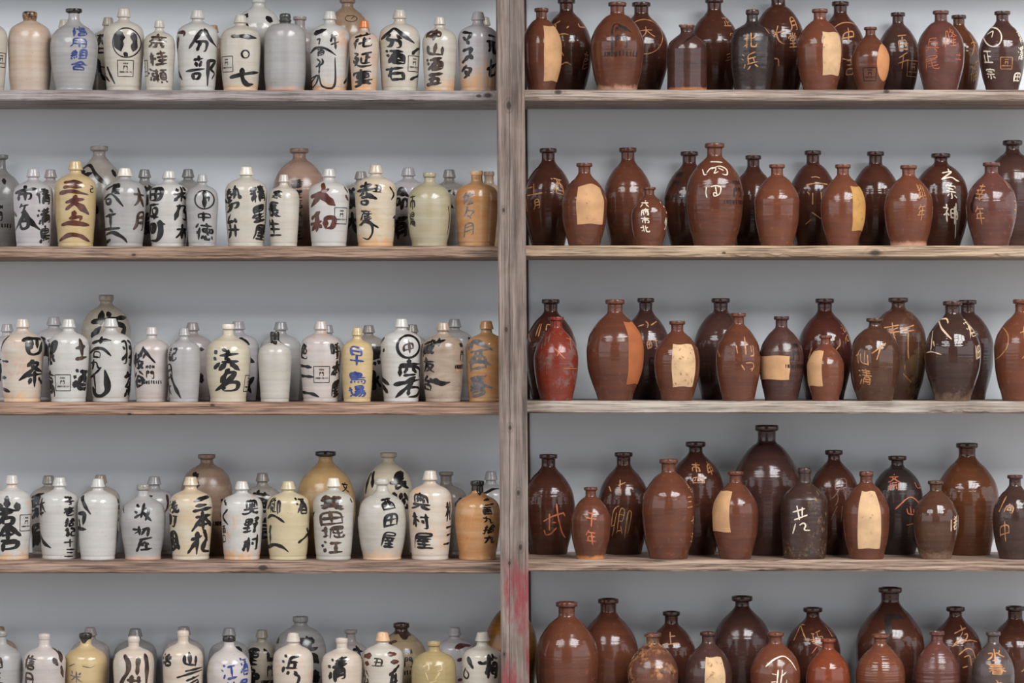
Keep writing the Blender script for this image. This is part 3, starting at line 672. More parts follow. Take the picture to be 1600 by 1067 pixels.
(409,984,58,'B','jug','beige','beige jug with bold writing and marker letters','里免@396,1010,1072,26,k,5|~k,4:414,1014 422,1022 420,1030|M@424,1048,26,44,k',''),
(458,989,64,'F','jug','peachcream','cream jug with rust-stained shoulder and cursive character','浜@457,1020,1056,30,k,4.4|~k,4:462,1052 470,1056 468,1066 460,1072','spot=orange'),
(469.5,963,80,'B','tall','greydark','large grey jar with heavy black strokes','史@484,992,1016,28,k,8|~k,8:434,1000 437,1006|~k,14:490,1024 500,1036;494,1050 498,1066','lk=ring2'),
(534,997,64,'F','jug','peachcream','cream jug with one crisp black character and flared lip','清@531,1022,1064,36,k,6|二@530,1066,1090,36,k,5','lk=ring2'),
(548,984,58,'B','jug','pinkgrey','pinkish grey jug with flared neck','大@561,1008,1030,18,k,5','lk=ring'),
(598,988,66,'F','jug','cream','cream jug with brown scribbles and peeled patch','~r,10:570,1026 582,1024;572,1036 578,1038|~r,9:608,1022 620,1022|~r,8:612,1034 624,1034|丑@593,1026,1042,22,n,2.6|~k,5:624,1040 614,1052;610,1054 618,1048|公@572,1046,1074,16,n,2.6|代@618,1050,1090,18,k,4','lip=peach'),
(627,973,84,'B','slope','olivetan','large olive-tan jar with dark brown neck','~n,5:608,1008 616,1003 622,1003;608,1010 618,1018|M@640,1034,36,40,k','lip=brown;lk=ring2'),
(678,1002,70,'F','bar','ochre','ochre jug with embossed flower pattern','~e,2:662,1042 670,1036 672,1046 664,1048;680,1040 690,1036 692,1046 684,1048;666,1050 670,1062;688,1050 680,1062;668,1068 684,1062','lk=ring2'),
(710,980,62,'B','jug','lilac','lilac-grey capped jug with brown strokes','~r,8:713,1012 724,1008 735,1010|~r,6:716,1031 724,1029|~r,6:717,1062 730,1060',''),
(754,988,66,'F','jug','cream','cream jug with two black strokes beside the post','~k,7:732,1028 736,1038 740,1044|~k,3:728,1044 724,1056 730,1062 734,1054 728,1046|~k,5:748,1034 756,1037 766,1030|梅@770,1020,1064,22,k,5',''),
(798,926,84,'B','egg','amber','amber bottle mostly hidden behind the wooden post','',''),
],
'R1': [
(846,13,64,'F','egg','brown','brown bottle with long tan paper strip','P@850,40,876,126,tan',''),
(885,-1,80,'B','egg','darkbrown','dark bottle with tan incised cursive behind the paper-strip bottle','~t,2:862,40 875,32;868,36 868,44;885,44 888,41;903,36 905,42 914,41|~t,2:872,55 880,53 888,55;877,82 880,88;876,102 884,97 892,102|彦@914,78,112,14,t,1.6',''),
(964.5,4,84,'F','egg','brown','large brown bottle with black gate sign lettering','M@970,65,52,48,d|~d,3:955,82 955,48 958,38 964,37 971,40 971,54;964,40 976,43 985,51','foot=chip'),
(1002,4,84,'B','egg','darkbrown','dark bottle with large incised circle','O@1006,57,28,28,t,1.4|大@1009,40,60,26,t,1.4',''),
(1073.5,39,63,'F','cyl','purple','squat purple-brown bottle with broken neck','~d,3:1090,48 1078,58 1066,68','lip=chipped;foot=thin'),
(1116,-2,82,'B','egg','darkbrown','tall brown bottle behind the squat broken-necked one','正@1134,24,42,16,t,1.6|行@1144,50,68,14,t,1.4|三@1137,82,96,14,t,1.2',''),
(1175.5,15.5,70,'F','jugr','blackbrown','black-brown rough bottle with two incised characters','北浜@1168,49,110,28,t,1.8|~t,1.6:1193,42 1200,52','lk=ring2;rough=1'),
(1216,-12,84,'B','egg','darkbrown','tallest dark bottle with thick tan script, cropped at top','大@1209,34,74,36,t,2.4|月堂@1236,23,76,18,t,2|~t,1.8:1203,92 1213,92 1213,104',''),
(1281,14.5,73,'F','egg','redbrown','red-brown bottle with square pale paper label','P@1282,50,1312,117,pale',''),
(1313,3,78,'B','egg','darkbrown','bottle with incised circle behind the pale-label bottle','O@1322,64,30,30,t,1.4|中@1323,42,70,26,t,2|吉@1325,86,122,22,t,2',''),
(1360,42.5,58,'F','egg','brown','small bottle with leaf-shaped label edge','E@1376,97,9,29,orange|#@1356,116,20,k',''),
(1403,20,66,'B','egg','purple','purple-black bottle with two incised characters','百千@1407,52,112,22,t,1.8|#@1424,107,24,t',''),
(1470,17,73,'F','egg','redpurple','dull red bottle scratched with red writing','兵尾@1452,56,112,28,o,1.2|隆@1482,42,76,22,o,1.2|土@1494,80,94,16,o,1.2',''),
(1498,24,68,'B','egg','amberdark','amber-brown bottle behind the red-scratched bottle','大福@1518,52,130,18,t,1.6',''),
(1566,18,72,'F','egg','purple','dark bottle covered in white slip writing','O@1548,57,12,16,w,2|~w,2:1541,52 1550,46 1546,58;1533,50 1538,44|正@1540,76,100,20,w,2.2|宗@1544,104,124,20,w,2|高澤@1592,42,96,18,w,2.4|田@1586,112,128,18,w,2.6|#@1567,99,18,t',''),
],
'R2': [
(856.5,232,77,'B','egg','darkbrown','bottle with tan incised characters beside the post','~t,1.8:822,294 832,292;834,287 834,304;824,305 847,302|月@838,310,328,14,t,1.8|~t,1.6:822,310 824,330|酒@870,276,308,26,t,1.8',''),
(913,255,72,'F','egg','brown','brown bottle with arched tan label facing front','P@900,290,943,350,tan,1',''),
(981,231,78,'B','egg','brown','plain brown bottle behind the small white-lettered flask','',''),
(1014.5,292.5,57,'F','egg','brown','smallest flask with white column of characters','六府市北@1007,312,364,16,w,1.8|~w,3:1031,315 1032,317;1036,321 1037,324;1040,330 1041,333|外@1040,336,360,12,w,1.8',''),
(1077,237,80,'B','egg','darkbrown','dark bottle with marker lettering behind the smallest flask','M@1054,290,44,44,d',''),
(1116.5,224,90,'F','egg','brown','largest glossy bottle with white looping script','~w,2:1109,252 1118,252 1127,253|~w,1.8:1096,264 1098,274 1102,272;1102,270 1108,262 1118,262 1112,272 1120,268;1110,264 1122,258 1134,264 1134,274 1126,272;1120,262 1128,266|~w,1.8:1101,293 1100,302 1102,309;1108,292 1116,290 1124,292 1122,304 1112,308 1112,300 1118,304;1115,292 1117,306|M@1150,300,48,38,d',''),
(1177,243,72,'B','egg','darkbrown','dark bottle behind the largest glossy bottle','',''),
(1214,257,71,'F','egg','redbrown','plain reddish bottle with broad window reflections','',''),
(1270,235.5,76,'B','egg','darkbrown','flared-lip bottle with wide incised strokes','~t,1.6:1265,277 1272,276 1278,278|~t,1.6:1257,289 1272,286 1290,288;1266,302 1266,320;1258,300 1261,304;1279,300 1281,330;1256,350 1264,343;1265,332 1282,344',''),
(1317,257,70,'F','egg','redbrown','reddish bottle with yellow paper wrapped round one side','P@1329,291,1352,360,yellow',''),
(1368,237,78,'B','egg','darkbrown','plain dark bottle behind the yellow-paper bottle','',''),
(1419.5,258.5,76,'F','egg','redbrown','reddish-brown bottle with faint incised column and chipped foot','卸年@1435,284,346,16,t,1.4','foot=chip'),
(1470,240,86,'B','slope','darkbrown','dark bottle with tall white slip writing','~w,2.2:1478,263 1479,268;1468,270 1478,268 1485,267 1466,280;1466,280 1482,276 1490,282 1494,283|宗@1481,284,312,22,w,2|神@1480,318,352,32,w,2.2|~w,2:1488,318 1488,372',''),
(1549,254,79,'F','egg','redpurple','chipped purple-red bottle with incised columns','~d,6:1520,304 1514,322 1517,332|幸年@1527,284,352,20,t,1.8|~t,1.6:1566,280 1574,294;1579,300 1584,310|三十五@1584,310,370,14,t,1.6',''),
(1582,219.5,88,'B','slope','purple','tall dark bottle at the shelf end','',''),
],
'R3': [
(860.5,467.5,80,'B','egg','darkbrown','dark incised bottle behind the red bottle','~t,1.8:837,525 841,512 844,506;846,506 841,526;853,516 854,506 860,508;825,520 829,534;892,512 896,530',''),
(869,495,69,'F','egg','red','bright red scratched bottle','~g,1.2:848,525 846,545;853,523 851,540;860,520 856,535|~o,1.4:866,544 882,560;878,540 870,556|~p,1:849,565 848,588;854,562 854,585|~o,1:884,528 898,532;890,524 892,545;880,575 902,576',''),
(961,468,89,'F','egg','brown','large bottle with long orange strip at one side','P@981,503,1004,600,rust','base=.58'),
(1009,465.5,78,'B','egg','purple','dark bottle with incised dashes behind the orange-strip bottle','~t,1.8:996,510 1005,507;1008,502 1012,506 1010,512;1016,508 1025,502|町@1018,530,548,22,t,1.4|目@1018,555,600,16,d,1.6',''),
(1058,501.5,72,'F','egg','brown','brown bottle with spotted cream paper label','P@1048,538,1085,604,spot',''),
(1126,466,84,'B','egg','purple','plain dark purple-brown bottle behind spotted-label bottle','',''),
(1153.5,489,69,'F','egg','brown','brown bottle with a few curved tan strokes','~t,2:1121,547 1124,558;1148,540 1150,552|~t,2:1161,526 1163,554;1170,540 1172,550;1174,540 1176,556 1170,556|~t,1.8:1156,570 1161,578;1163,567 1174,566 1176,574 1170,577;1175,574 1172,580',''),
(1221,494,69,'F','egg','purple','purple bottle with torn square tan label','P@1186,556,1231,593,tan|M@1242,556,36,40,d','rough=1'),
(1288.5,466.5,85,'B','egg','darkred','tall dark red bottle behind the crescent-label flask','治@1319,506,538,18,t,1.6|~t,1.8:1308,530 1309,538 1302,546;1260,560 1265,543',''),
(1290,524,58,'F','egg','redbrown','small flask with crescent paper label','C@1262,548,1281,603,tan',''),
(1367,497,79,'F','slope','glossbrown','glossy bottle with two incised characters and bright reflections','仙@1344,545,572,28,t,1.8|清@1347,575,604,26,t,2|~t,2:1358,552 1380,536;1372,540 1365,562',''),
(1403.5,465,88,'B','slope','olivebrown','big bottle with mottled yellow-green patch','~t,2:1378,512 1400,508;1384,518 1398,512;1390,504 1390,518 1394,532;1382,520 1400,518|~t,2:1402,515 1424,508;1405,518 1424,516;1414,518 1413,548 1414,560|~t,2:1406,584 1414,592 1419,597;1408,570 1408,578',''),
(1488.5,470.5,88,'F','egg','glossdark','glossy dark bottle with cream slip strokes','~c,2.4:1466,498 1467,512 1474,522 1481,530|~c,2.2:1466,499 1478,497 1478,505|~c,2.2:1456,517 1453,532 1451,548;1455,533 1456,541|~c,2.6:1446,551 1452,549 1466,554|酒@1513,500,530,22,c,2.4|~c,2.4:1504,500 1516,498 1519,505|田@1526,538,562,14,c,2.2|~c,2:1520,540 1521,562','foot=ash;base=.6'),
(1512,468.5,80,'B','egg','purple','dark bottle behind the glossy slip-stroked one','',''),
(1598,467.5,89,'F','egg','redbrown','orange-brown bottle with large incised arc at shelf end','~t,2:1566,512 1571,524 1569,542 1560,556 1554,562|~t,2:1588,520 1602,514;1594,510 1594,535;1590,560 1600,548',''),
],
'R4': [
(857,709.5,82,'B','egg','darkbrown','dark bottle with large orange incised character','~o,2.2:849,814 862,806 880,801;858,802 858,828;869,787 871,806 877,832 883,841;850,828 852,836 860,834 869,824;862,816 868,816;879,800 882,806',''),
(923,761,62,'F','egg','brown','small brown flask with two upright incised characters','千年@924,796,854,20,o,2','foot=thin'),
(974.5,706.5,82,'B','egg','darkbrown','dark bottle with rough incised script behind the small flask','~t,1.8:951,760 954,768;968,750 967,770;976,754 966,758|卿@968,788,845,36,t,1.4|~d,6:992,764 1000,772',''),
(1044.5,717,84,'F','egg','brown','large ringed bottle with incised column along its edge','参三@1077,750,796,18,t,1.8|十@1082,806,822,14,t,1.8|五@1081,832,850,16,t,1.8',''),
(1087,690,90,'B','slope','darkbrown','tall dark bottle with two incised characters on the shoulder','市@1086,722,740,18,t,1.8|申@1108,720,746,16,t,1.8|四@1088,744,756,22,t,1.4',''),
(1149,736,72,'F','egg','brown','brown bottle with curved tan label at its edge','C@1114,768,1137,831,tan',''),
(1198,664,106,'B','egg','purplebrown','biggest bottle, dark and shiny, towering over the row','',''),
(1257,731,72,'F','cyl2','lichen','angular bottle crusted with lichen, white writing','~w,2.2:1236,800 1254,794;1242,790 1246,812;1250,792 1250,806;1238,812 1258,804|~w,2.2:1240,818 1236,834;1246,820 1252,816 1256,820 1252,828 1262,828','lk=ring2'),
(1303,703,80,'B','slope','darkbrown','dark brown bottle with faint scratched character','界@1312,744,792,36,p,1.4|~p,1.2:1312,790 1310,815;1304,790 1294,812',''),
(1353.5,736,73,'F','egg','brown','brown bottle with tall tapering pale label','Q@1335,768,1374,857,pale','lk=ring2'),
(1402,712,82,'B','slope','blackbrown','black bottle with red incised roof stroke','斎@1392,740,770,22,o,1.6|~o,2:1394,795 1418,772 1438,792|山@1418,790,806,18,o,2|~o,1.8:1412,820 1426,817|~o,1.8:1426,754 1430,764 1438,762',''),
(1462,751,70,'F','egg','glossbrown','small glossy bottle with white writing at its edge','老@1489,804,830,12,c,2|~c,2:1482,812 1482,830;1495,806 1496,832','foot=ash'),
(1511,692,99,'B','egg','amberdark','big amber-brown bottle second tallest on its row','',''),
(1586,742,70,'F','egg','glossdark','dark bottle with two tan characters at shelf end','~t,2:1558,800 1564,786 1570,776|向@1572,786,802,18,t,1.6|中@1566,810,850,22,t,1.8','rough=1'),
],
'R5': [
(885.5,940,98,'F','egg','brown','large brown bottle nearest the post','',''),
(950.5,935,95,'B','egg','brown','large brown bottle second from the post','',''),
(1049,955,78,'B','egg','darkbrown','bottle with incised tan strokes behind the stained bottle','上@1046,986,1008,26,t,1.8|~t,1.8:1074,994 1082,1010;1076,1000 1083,1006',''),
(1020,989,79,'F','egg','stained','brown bottle with tan and black stain','',''),
(1106.5,987,74,'F','egg','purple','purple-brown bottle with tan paper label','P@1099,1027,1131,1096,spot',''),
(1159.5,931,94,'B','slope','purplebrown','large dark wide-shouldered bottle','',''),
(1211.5,988,78,'F','egg','redbrown','reddish bottle with white roof stroke and character','~w,3:1194,1041 1206,1030 1222,1024 1234,1034 1242,1048|北@1216,1040,1072,32,w,2.6',''),
(1270,949,88,'B','slope','darkbrown','dark bottle with scratched tan cursive','~t,1.6:1238,1002 1244,990 1250,978 1256,978;1250,980 1254,996 1260,1002|巧@1272,984,1008,22,t,1.4|~o,1.2:1258,1000 1280,998;1266,1004 1280,1010;1272,1010 1264,1020|~t,1.6:1288,978 1298,996;1294,984 1304,994',''),
(1294,998,69,'F','egg','redorange','orange-red bottle with wide flat lip','',''),
(1385,917.5,107,'B','egg','darkbrown','biggest bottle with black glaze drip','~d,10:1376,962 1378,976 1376,992;1380,962 1392,966 1398,962|~d,5:1390,962 1404,968;1376,990 1374,1005','' ),
(1381.5,990.5,78,'F','egg','redbrown','ridged red-brown bottle before the biggest bottle','','ridge=2'),
(1464,986,69,'F','egg','redpurple','ridged purplish bottle beside the biggest bottle','','ridge=2'),
(1493,948,84,'B','slope','darkbrown','dark bottle with incised character loops','~t,1.8:1498,978 1500,986;1487,990 1500,984 1506,982;1500,988 1492,1000 1482,1010;1502,992 1508,990 1506,998 1496,1004;1482,1010 1496,1002 1512,1000 1524,1004|~t,1.8:1492,1022 1504,1012 1514,1014 1520,1030 1519,1058;1500,1026 1510,1022 1512,1040;1498,1042 1506,1040',''),
(1552,987,67,'F','egg','purplegrey','grey-purple bottle with thick tan characters','水春@1552,1012,1056,32,t,2.2|之@1552,1060,1084,24,t,2',''),
(1586,947,86,'B','egg','darkbrown','dark bottle at the shelf end behind grey-purple bottle','人@1598,1030,1050,20,t,1.6',''),
],
}
# ------------------------------------------------------------------ bottles: placing them on the shelves
def parse_opt(s):
    return dict(p.split('=') for p in s.split(';') if '=' in p)
class B: pass
ALL = []
for key, rows in JUGS.items():
    for (x, top, w, row, shape, gz, phrase, marks, opt) in rows:
        b = B(); b.key, b.x, b.top, b.w, b.row, b.shape, b.gz, b.phrase, b.marks = key, x, top, w, row, shape, gz, phrase, marks
        b.opt = parse_opt(opt)
        if b.opt.get('L'): b.phrase = b.opt['L']
        if shape == 'bar' and b.opt.get('lk') == 'ring2': b.shape = 'bar2'
        b.foot = SHAPES[b.shape][0][0]
        b.base = float(b.opt.get('base', 0))
        b.dx = 0.0
        R = w / 2 / PXM
        b.Y = R * b.foot + .012 if row == 'F' else DEPTH - R - .0125
        ALL.append(b)
def fit(b):
    k = PXM * CAMD / (CAMD + b.Y)
    b.k = k; b.R = b.w / 2 / k; b.X = (b.x - CX) / k + b.dx
    b.ymin, b.ymax = b.R * b.foot + .004, DEPTH - b.R * 1.015 - .0105
for b in ALL: fit(b)
for key in JUGS:
    S = [b for b in ALL if b.key == key]
    # keep every body clear of its neighbours: slide it along the shelf's depth first, then sideways a little
    for it in range(400):
        moved = False
        for i in range(len(S)):
            for j in range(i + 1, len(S)):
                a, c = S[i], S[j]
                need = (a.R + c.R) * 1.016 + .001
                dx, dy = c.X - a.X, c.Y - a.Y
                d = math.hypot(dx, dy)
                if d >= need: continue
                moved = True
                f, r = (a, c) if a.Y <= c.Y else (c, a)
                want = math.sqrt(max(need * need - dx * dx, 0)) - (r.Y - f.Y)
                st = min(max(want, 0) * .5, .01) + .0003
                f0, r0 = f.Y, r.Y
                f.Y = max(f.ymin, f.Y - st); r.Y = min(r.ymax, r.Y + st)
                if (f0 - f.Y) + (r.Y - r0) < .0002:          # no depth left
                    s = .0006 * (1 if c.X >= a.X else -1)
                    c.dx += s; a.dx -= s
                    if it > 120:
                        wbig = a if a.row == 'B' else c
                        wbig.w *= .9985
                fit(a); fit(c)
        if not moved: break
    sx = max(abs(b.dx) for b in S); print('solve', key, it, 'max sideways mm', round(sx * 1000, 1))

# ------------------------------------------------------------------ brush lettering on curved glaze
def smooth_path(P, step):
    """corner-cut then resample: reads as a moving brush"""
    P = np.array(P, float)
    closed = len(P) > 3 and np.linalg.norm(P[0] - P[-1]) < 1e-6
    for _ in range(2):
        if len(P) < 3: break
        a = P[:-1] * .78 + P[1:] * .22; b = P[:-1] * .22 + P[1:] * .78
        Q = np.empty((2 * len(a), 2)); Q[0::2] = a; Q[1::2] = b
        if closed: P = np.vstack([Q, Q[:1]])
        else: P = np.vstack([P[:1], Q[1:-1], P[-1:]])
    L = np.r_[0, np.cumsum(np.linalg.norm(np.diff(P, axis=0), axis=1))]
    n = max(3, int(L[-1] / step) + 1); s = np.linspace(0, L[-1], n)
    return np.c_[np.interp(s, L, P[:, 0]), np.interp(s, L, P[:, 1])]
class Wrap:
    def __init__(s, b):
        s.b = b
        s.prof = b.prof
    def r(s, z): return float(np.interp(z, s.prof[:, 1], s.prof[:, 0]))
    def z(s, y):
        k = PXM * CAMD / (CAMD + s.b.Y - .8 * s.b.R); return ZC + (CY - y) / k - s.b.Z
    def ang(s, x, z):
        return math.asin(max(-.985, min(.985, (x - s.b.x) / s.b.k / max(s.r(z), .004))))
    def pos(s, a, z, eps):
        z = min(max(z, .002), s.b.H * .995)
        r0, r1 = s.r(z - .001), s.r(z + .001); sl = (r1 - r0) / .002; q = 1 / math.sqrt(1 + sl * sl)
        a_ = a - math.pi / 2; w0, w1, w2 = s.b.wob
        f = 1 + w0 * math.sin(2 * a_ + w1 + z * 9) + w0 * .6 * math.sin(3 * a_ + w2 + z * 23)
        r = s.r(z) * f + eps * q; zz = z - eps * q * sl
        return (r * math.sin(a), -r * math.cos(a), zz)

def ribbon(W_, path_az, wid, V, F, eps, brush, rnd, closed=False):
    """path in (angle, z); wid in metres"""
    n = len(path_az); A = path_az.copy()
    zr = np.array([W_.r(z) for z in A[:, 1]]); Rr = max(float(np.mean(zr)), .005)
    M = np.c_[A[:, 0] * Rr, A[:, 1]]
    d = np.gradient(M, axis=0); ln = np.linalg.norm(d, axis=1) + 1e-9; d /= ln[:, None]
    N = np.c_[-d[:, 1], d[:, 0]]
    u = np.linspace(0, 1, n)
    if brush:
        ph = rnd.uniform(0, 6)
        w = .86 + .22 * np.sin(u * 5 + ph) * .6 + .12 * np.sin(u * 11 + ph * 2)
        w *= .78 + .34 * np.abs(d[:, 1])
        if not closed:
            tl = rnd.uniform(.18, .5)
            w *= np.clip(.55 + u * 6, 0, 1) * np.clip((1 - u) / tl, 0, 1) ** .6 * .8 + .2
    else:
        w = 1 + .14 * np.sin(u * 7 + rnd.uniform(0, 6))
        if not closed: w *= np.clip(.6 + u * 8, 0, 1) * np.clip(.5 + (1 - u) * 5, 0, 1)
    hw = wid * w / 2
    b0 = len(V)
    rows = []
    if not closed:   # rounded ends
        rows.append((M[0] - d[0] * hw[0] * .7, N[0], hw[0] * .45))
    for i in range(n): rows.append((M[i], N[i], hw[i]))
    if not closed: rows.append((M[-1] + d[-1] * hw[-1] * .7, N[-1], hw[-1] * .4))
    for (p, nn, h) in rows:
        for s in (-1, -.33, .33, 1):
            q = p + nn * h * s
            V.append(W_.pos(q[0] / Rr, q[1], eps))
    for i in range(len(rows) - 1):
        for k in range(3):
            a = b0 + i * 4 + k; F.append((a, a + 1, a + 5, a + 4))

def add_px_path(W_, pts, wpx, V, F, eps, brush, rnd, closed=False):
    step = max(1.0, wpx * .22)
    P = smooth_path(pts, step)
    A = np.array([(W_.ang(x, W_.z(y)), W_.z(y)) for x, y in P])
    ribbon(W_, A, wpx / W_.b.k, V, F, eps, brush, rnd, closed)

def add_glyph(W_, ch, a0, zc, R, w, h, bw, V, F, eps, brush, rnd, wobble=1.0):
    """one character centred at angle a0 and height zc, w by h metres"""
    sh = rnd.uniform(.02, .14) * wobble; rot = rnd.uniform(-.06, .03) * wobble; f1, f2 = rnd.uniform(0, 6), rnd.uniform(0, 6)
    for P in decode(ch):
        Q = P - .5; bw_ = bw * (rnd.uniform(.72, 1.22) if brush else rnd.uniform(.85, 1.1))
        x, y = Q[:, 0].copy(), Q[:, 1].copy()
        x2 = x + .06 * wobble * np.sin(y * 5 + f1); y2 = y + .065 * wobble * np.sin(x * 4.5 + f2) + sh * x
        x2, y2 = x2 - rot * y2, y2 + rot * x2
        M = np.c_[x2 * w, y2 * h]
        M = smooth_path(M, max(.0016, bw * .25))
        A = np.c_[a0 + M[:, 0] / R, zc + M[:, 1]]
        ribbon(W_, A, bw_, V, F, eps, brush, rnd)

def sign(W_, a0, zc, R, w, h, bw, V, F, rnd):
    """the gate sign: three rows of small marker writing"""
    for word, yy, hh, ww in (('MON', .40, .2, .42), ('INDUSTRIES', -.40, .2, 1.15)):
        n = len(word)
        for i, ch in enumerate(word):
            cw = ww * w / n
            add_glyph(W_, ch, a0 + ((i + .5) / n - .5) * ww * w / R, zc + yy * h, R, cw * (.72 if ch != 'I' else .5), hh * h, bw, V, F, .0007, False, rnd, .4)
    add_glyph(W_, '門', a0, zc, R, .44 * w, .46 * h, bw, V, F, .0007, False, rnd, .4)

def patch(W_, item, mat, parent):
    kind, rest = item.split('@'); q = rest.split(',')
    V, F = [], []
    nu, nv = 18, 26
    if kind == 'E':
        cx, cy, rx, ry = map(float, q[:4]); x0, x1, y0, y1 = cx - rx, cx + rx * 1.3, cy - ry, cy + ry
    else:
        x0, y0, x1, y1 = map(float, q[:4])
    arch = len(q) > 5
    for j in range(nv + 1):
        v = j / nv; y = y0 + (y1 - y0) * v; z = W_.z(y); zm = W_.z((y0 + y1) / 2)
        aa, ab = W_.ang(x0, zm), W_.ang(x1, zm)
        if ab > 1.15: ab += .25
        if aa < -1.15: aa -= .25
        mid, hf = (aa + ab) / 2, (ab - aa) / 2
        if kind == 'E': s = math.sqrt(max(0, 1 - (2 * v - 1) ** 2)) + .02
        elif kind == 'Q': s = .80 + .22 * v
        elif kind == 'C': s = 1 + .10 * (2 * v - 1) ** 2
        else: s = 1 - .02 * math.sin(v * 9)
        for i in range(nu + 1):
            uu = 2 * i / nu - 1
            zz = z
            if arch: zz = z + (1 - v) ** 3 * (.012 * math.cos(uu * 1.5) - .006)
            zz += .0012 * math.sin(uu * 4 + 2 * v) * (1 if j in (0, nv) else 0)
            V.append(W_.pos(mid + hf * s * uu, zz, .0006))
    for j in range(nv):
        for i in range(nu):
            a = j * (nu + 1) + i; F.append((a, a + nu + 1, a + nu + 2, a + 1))
    return mesh_obj('paper_label', V, F, mat, parent)

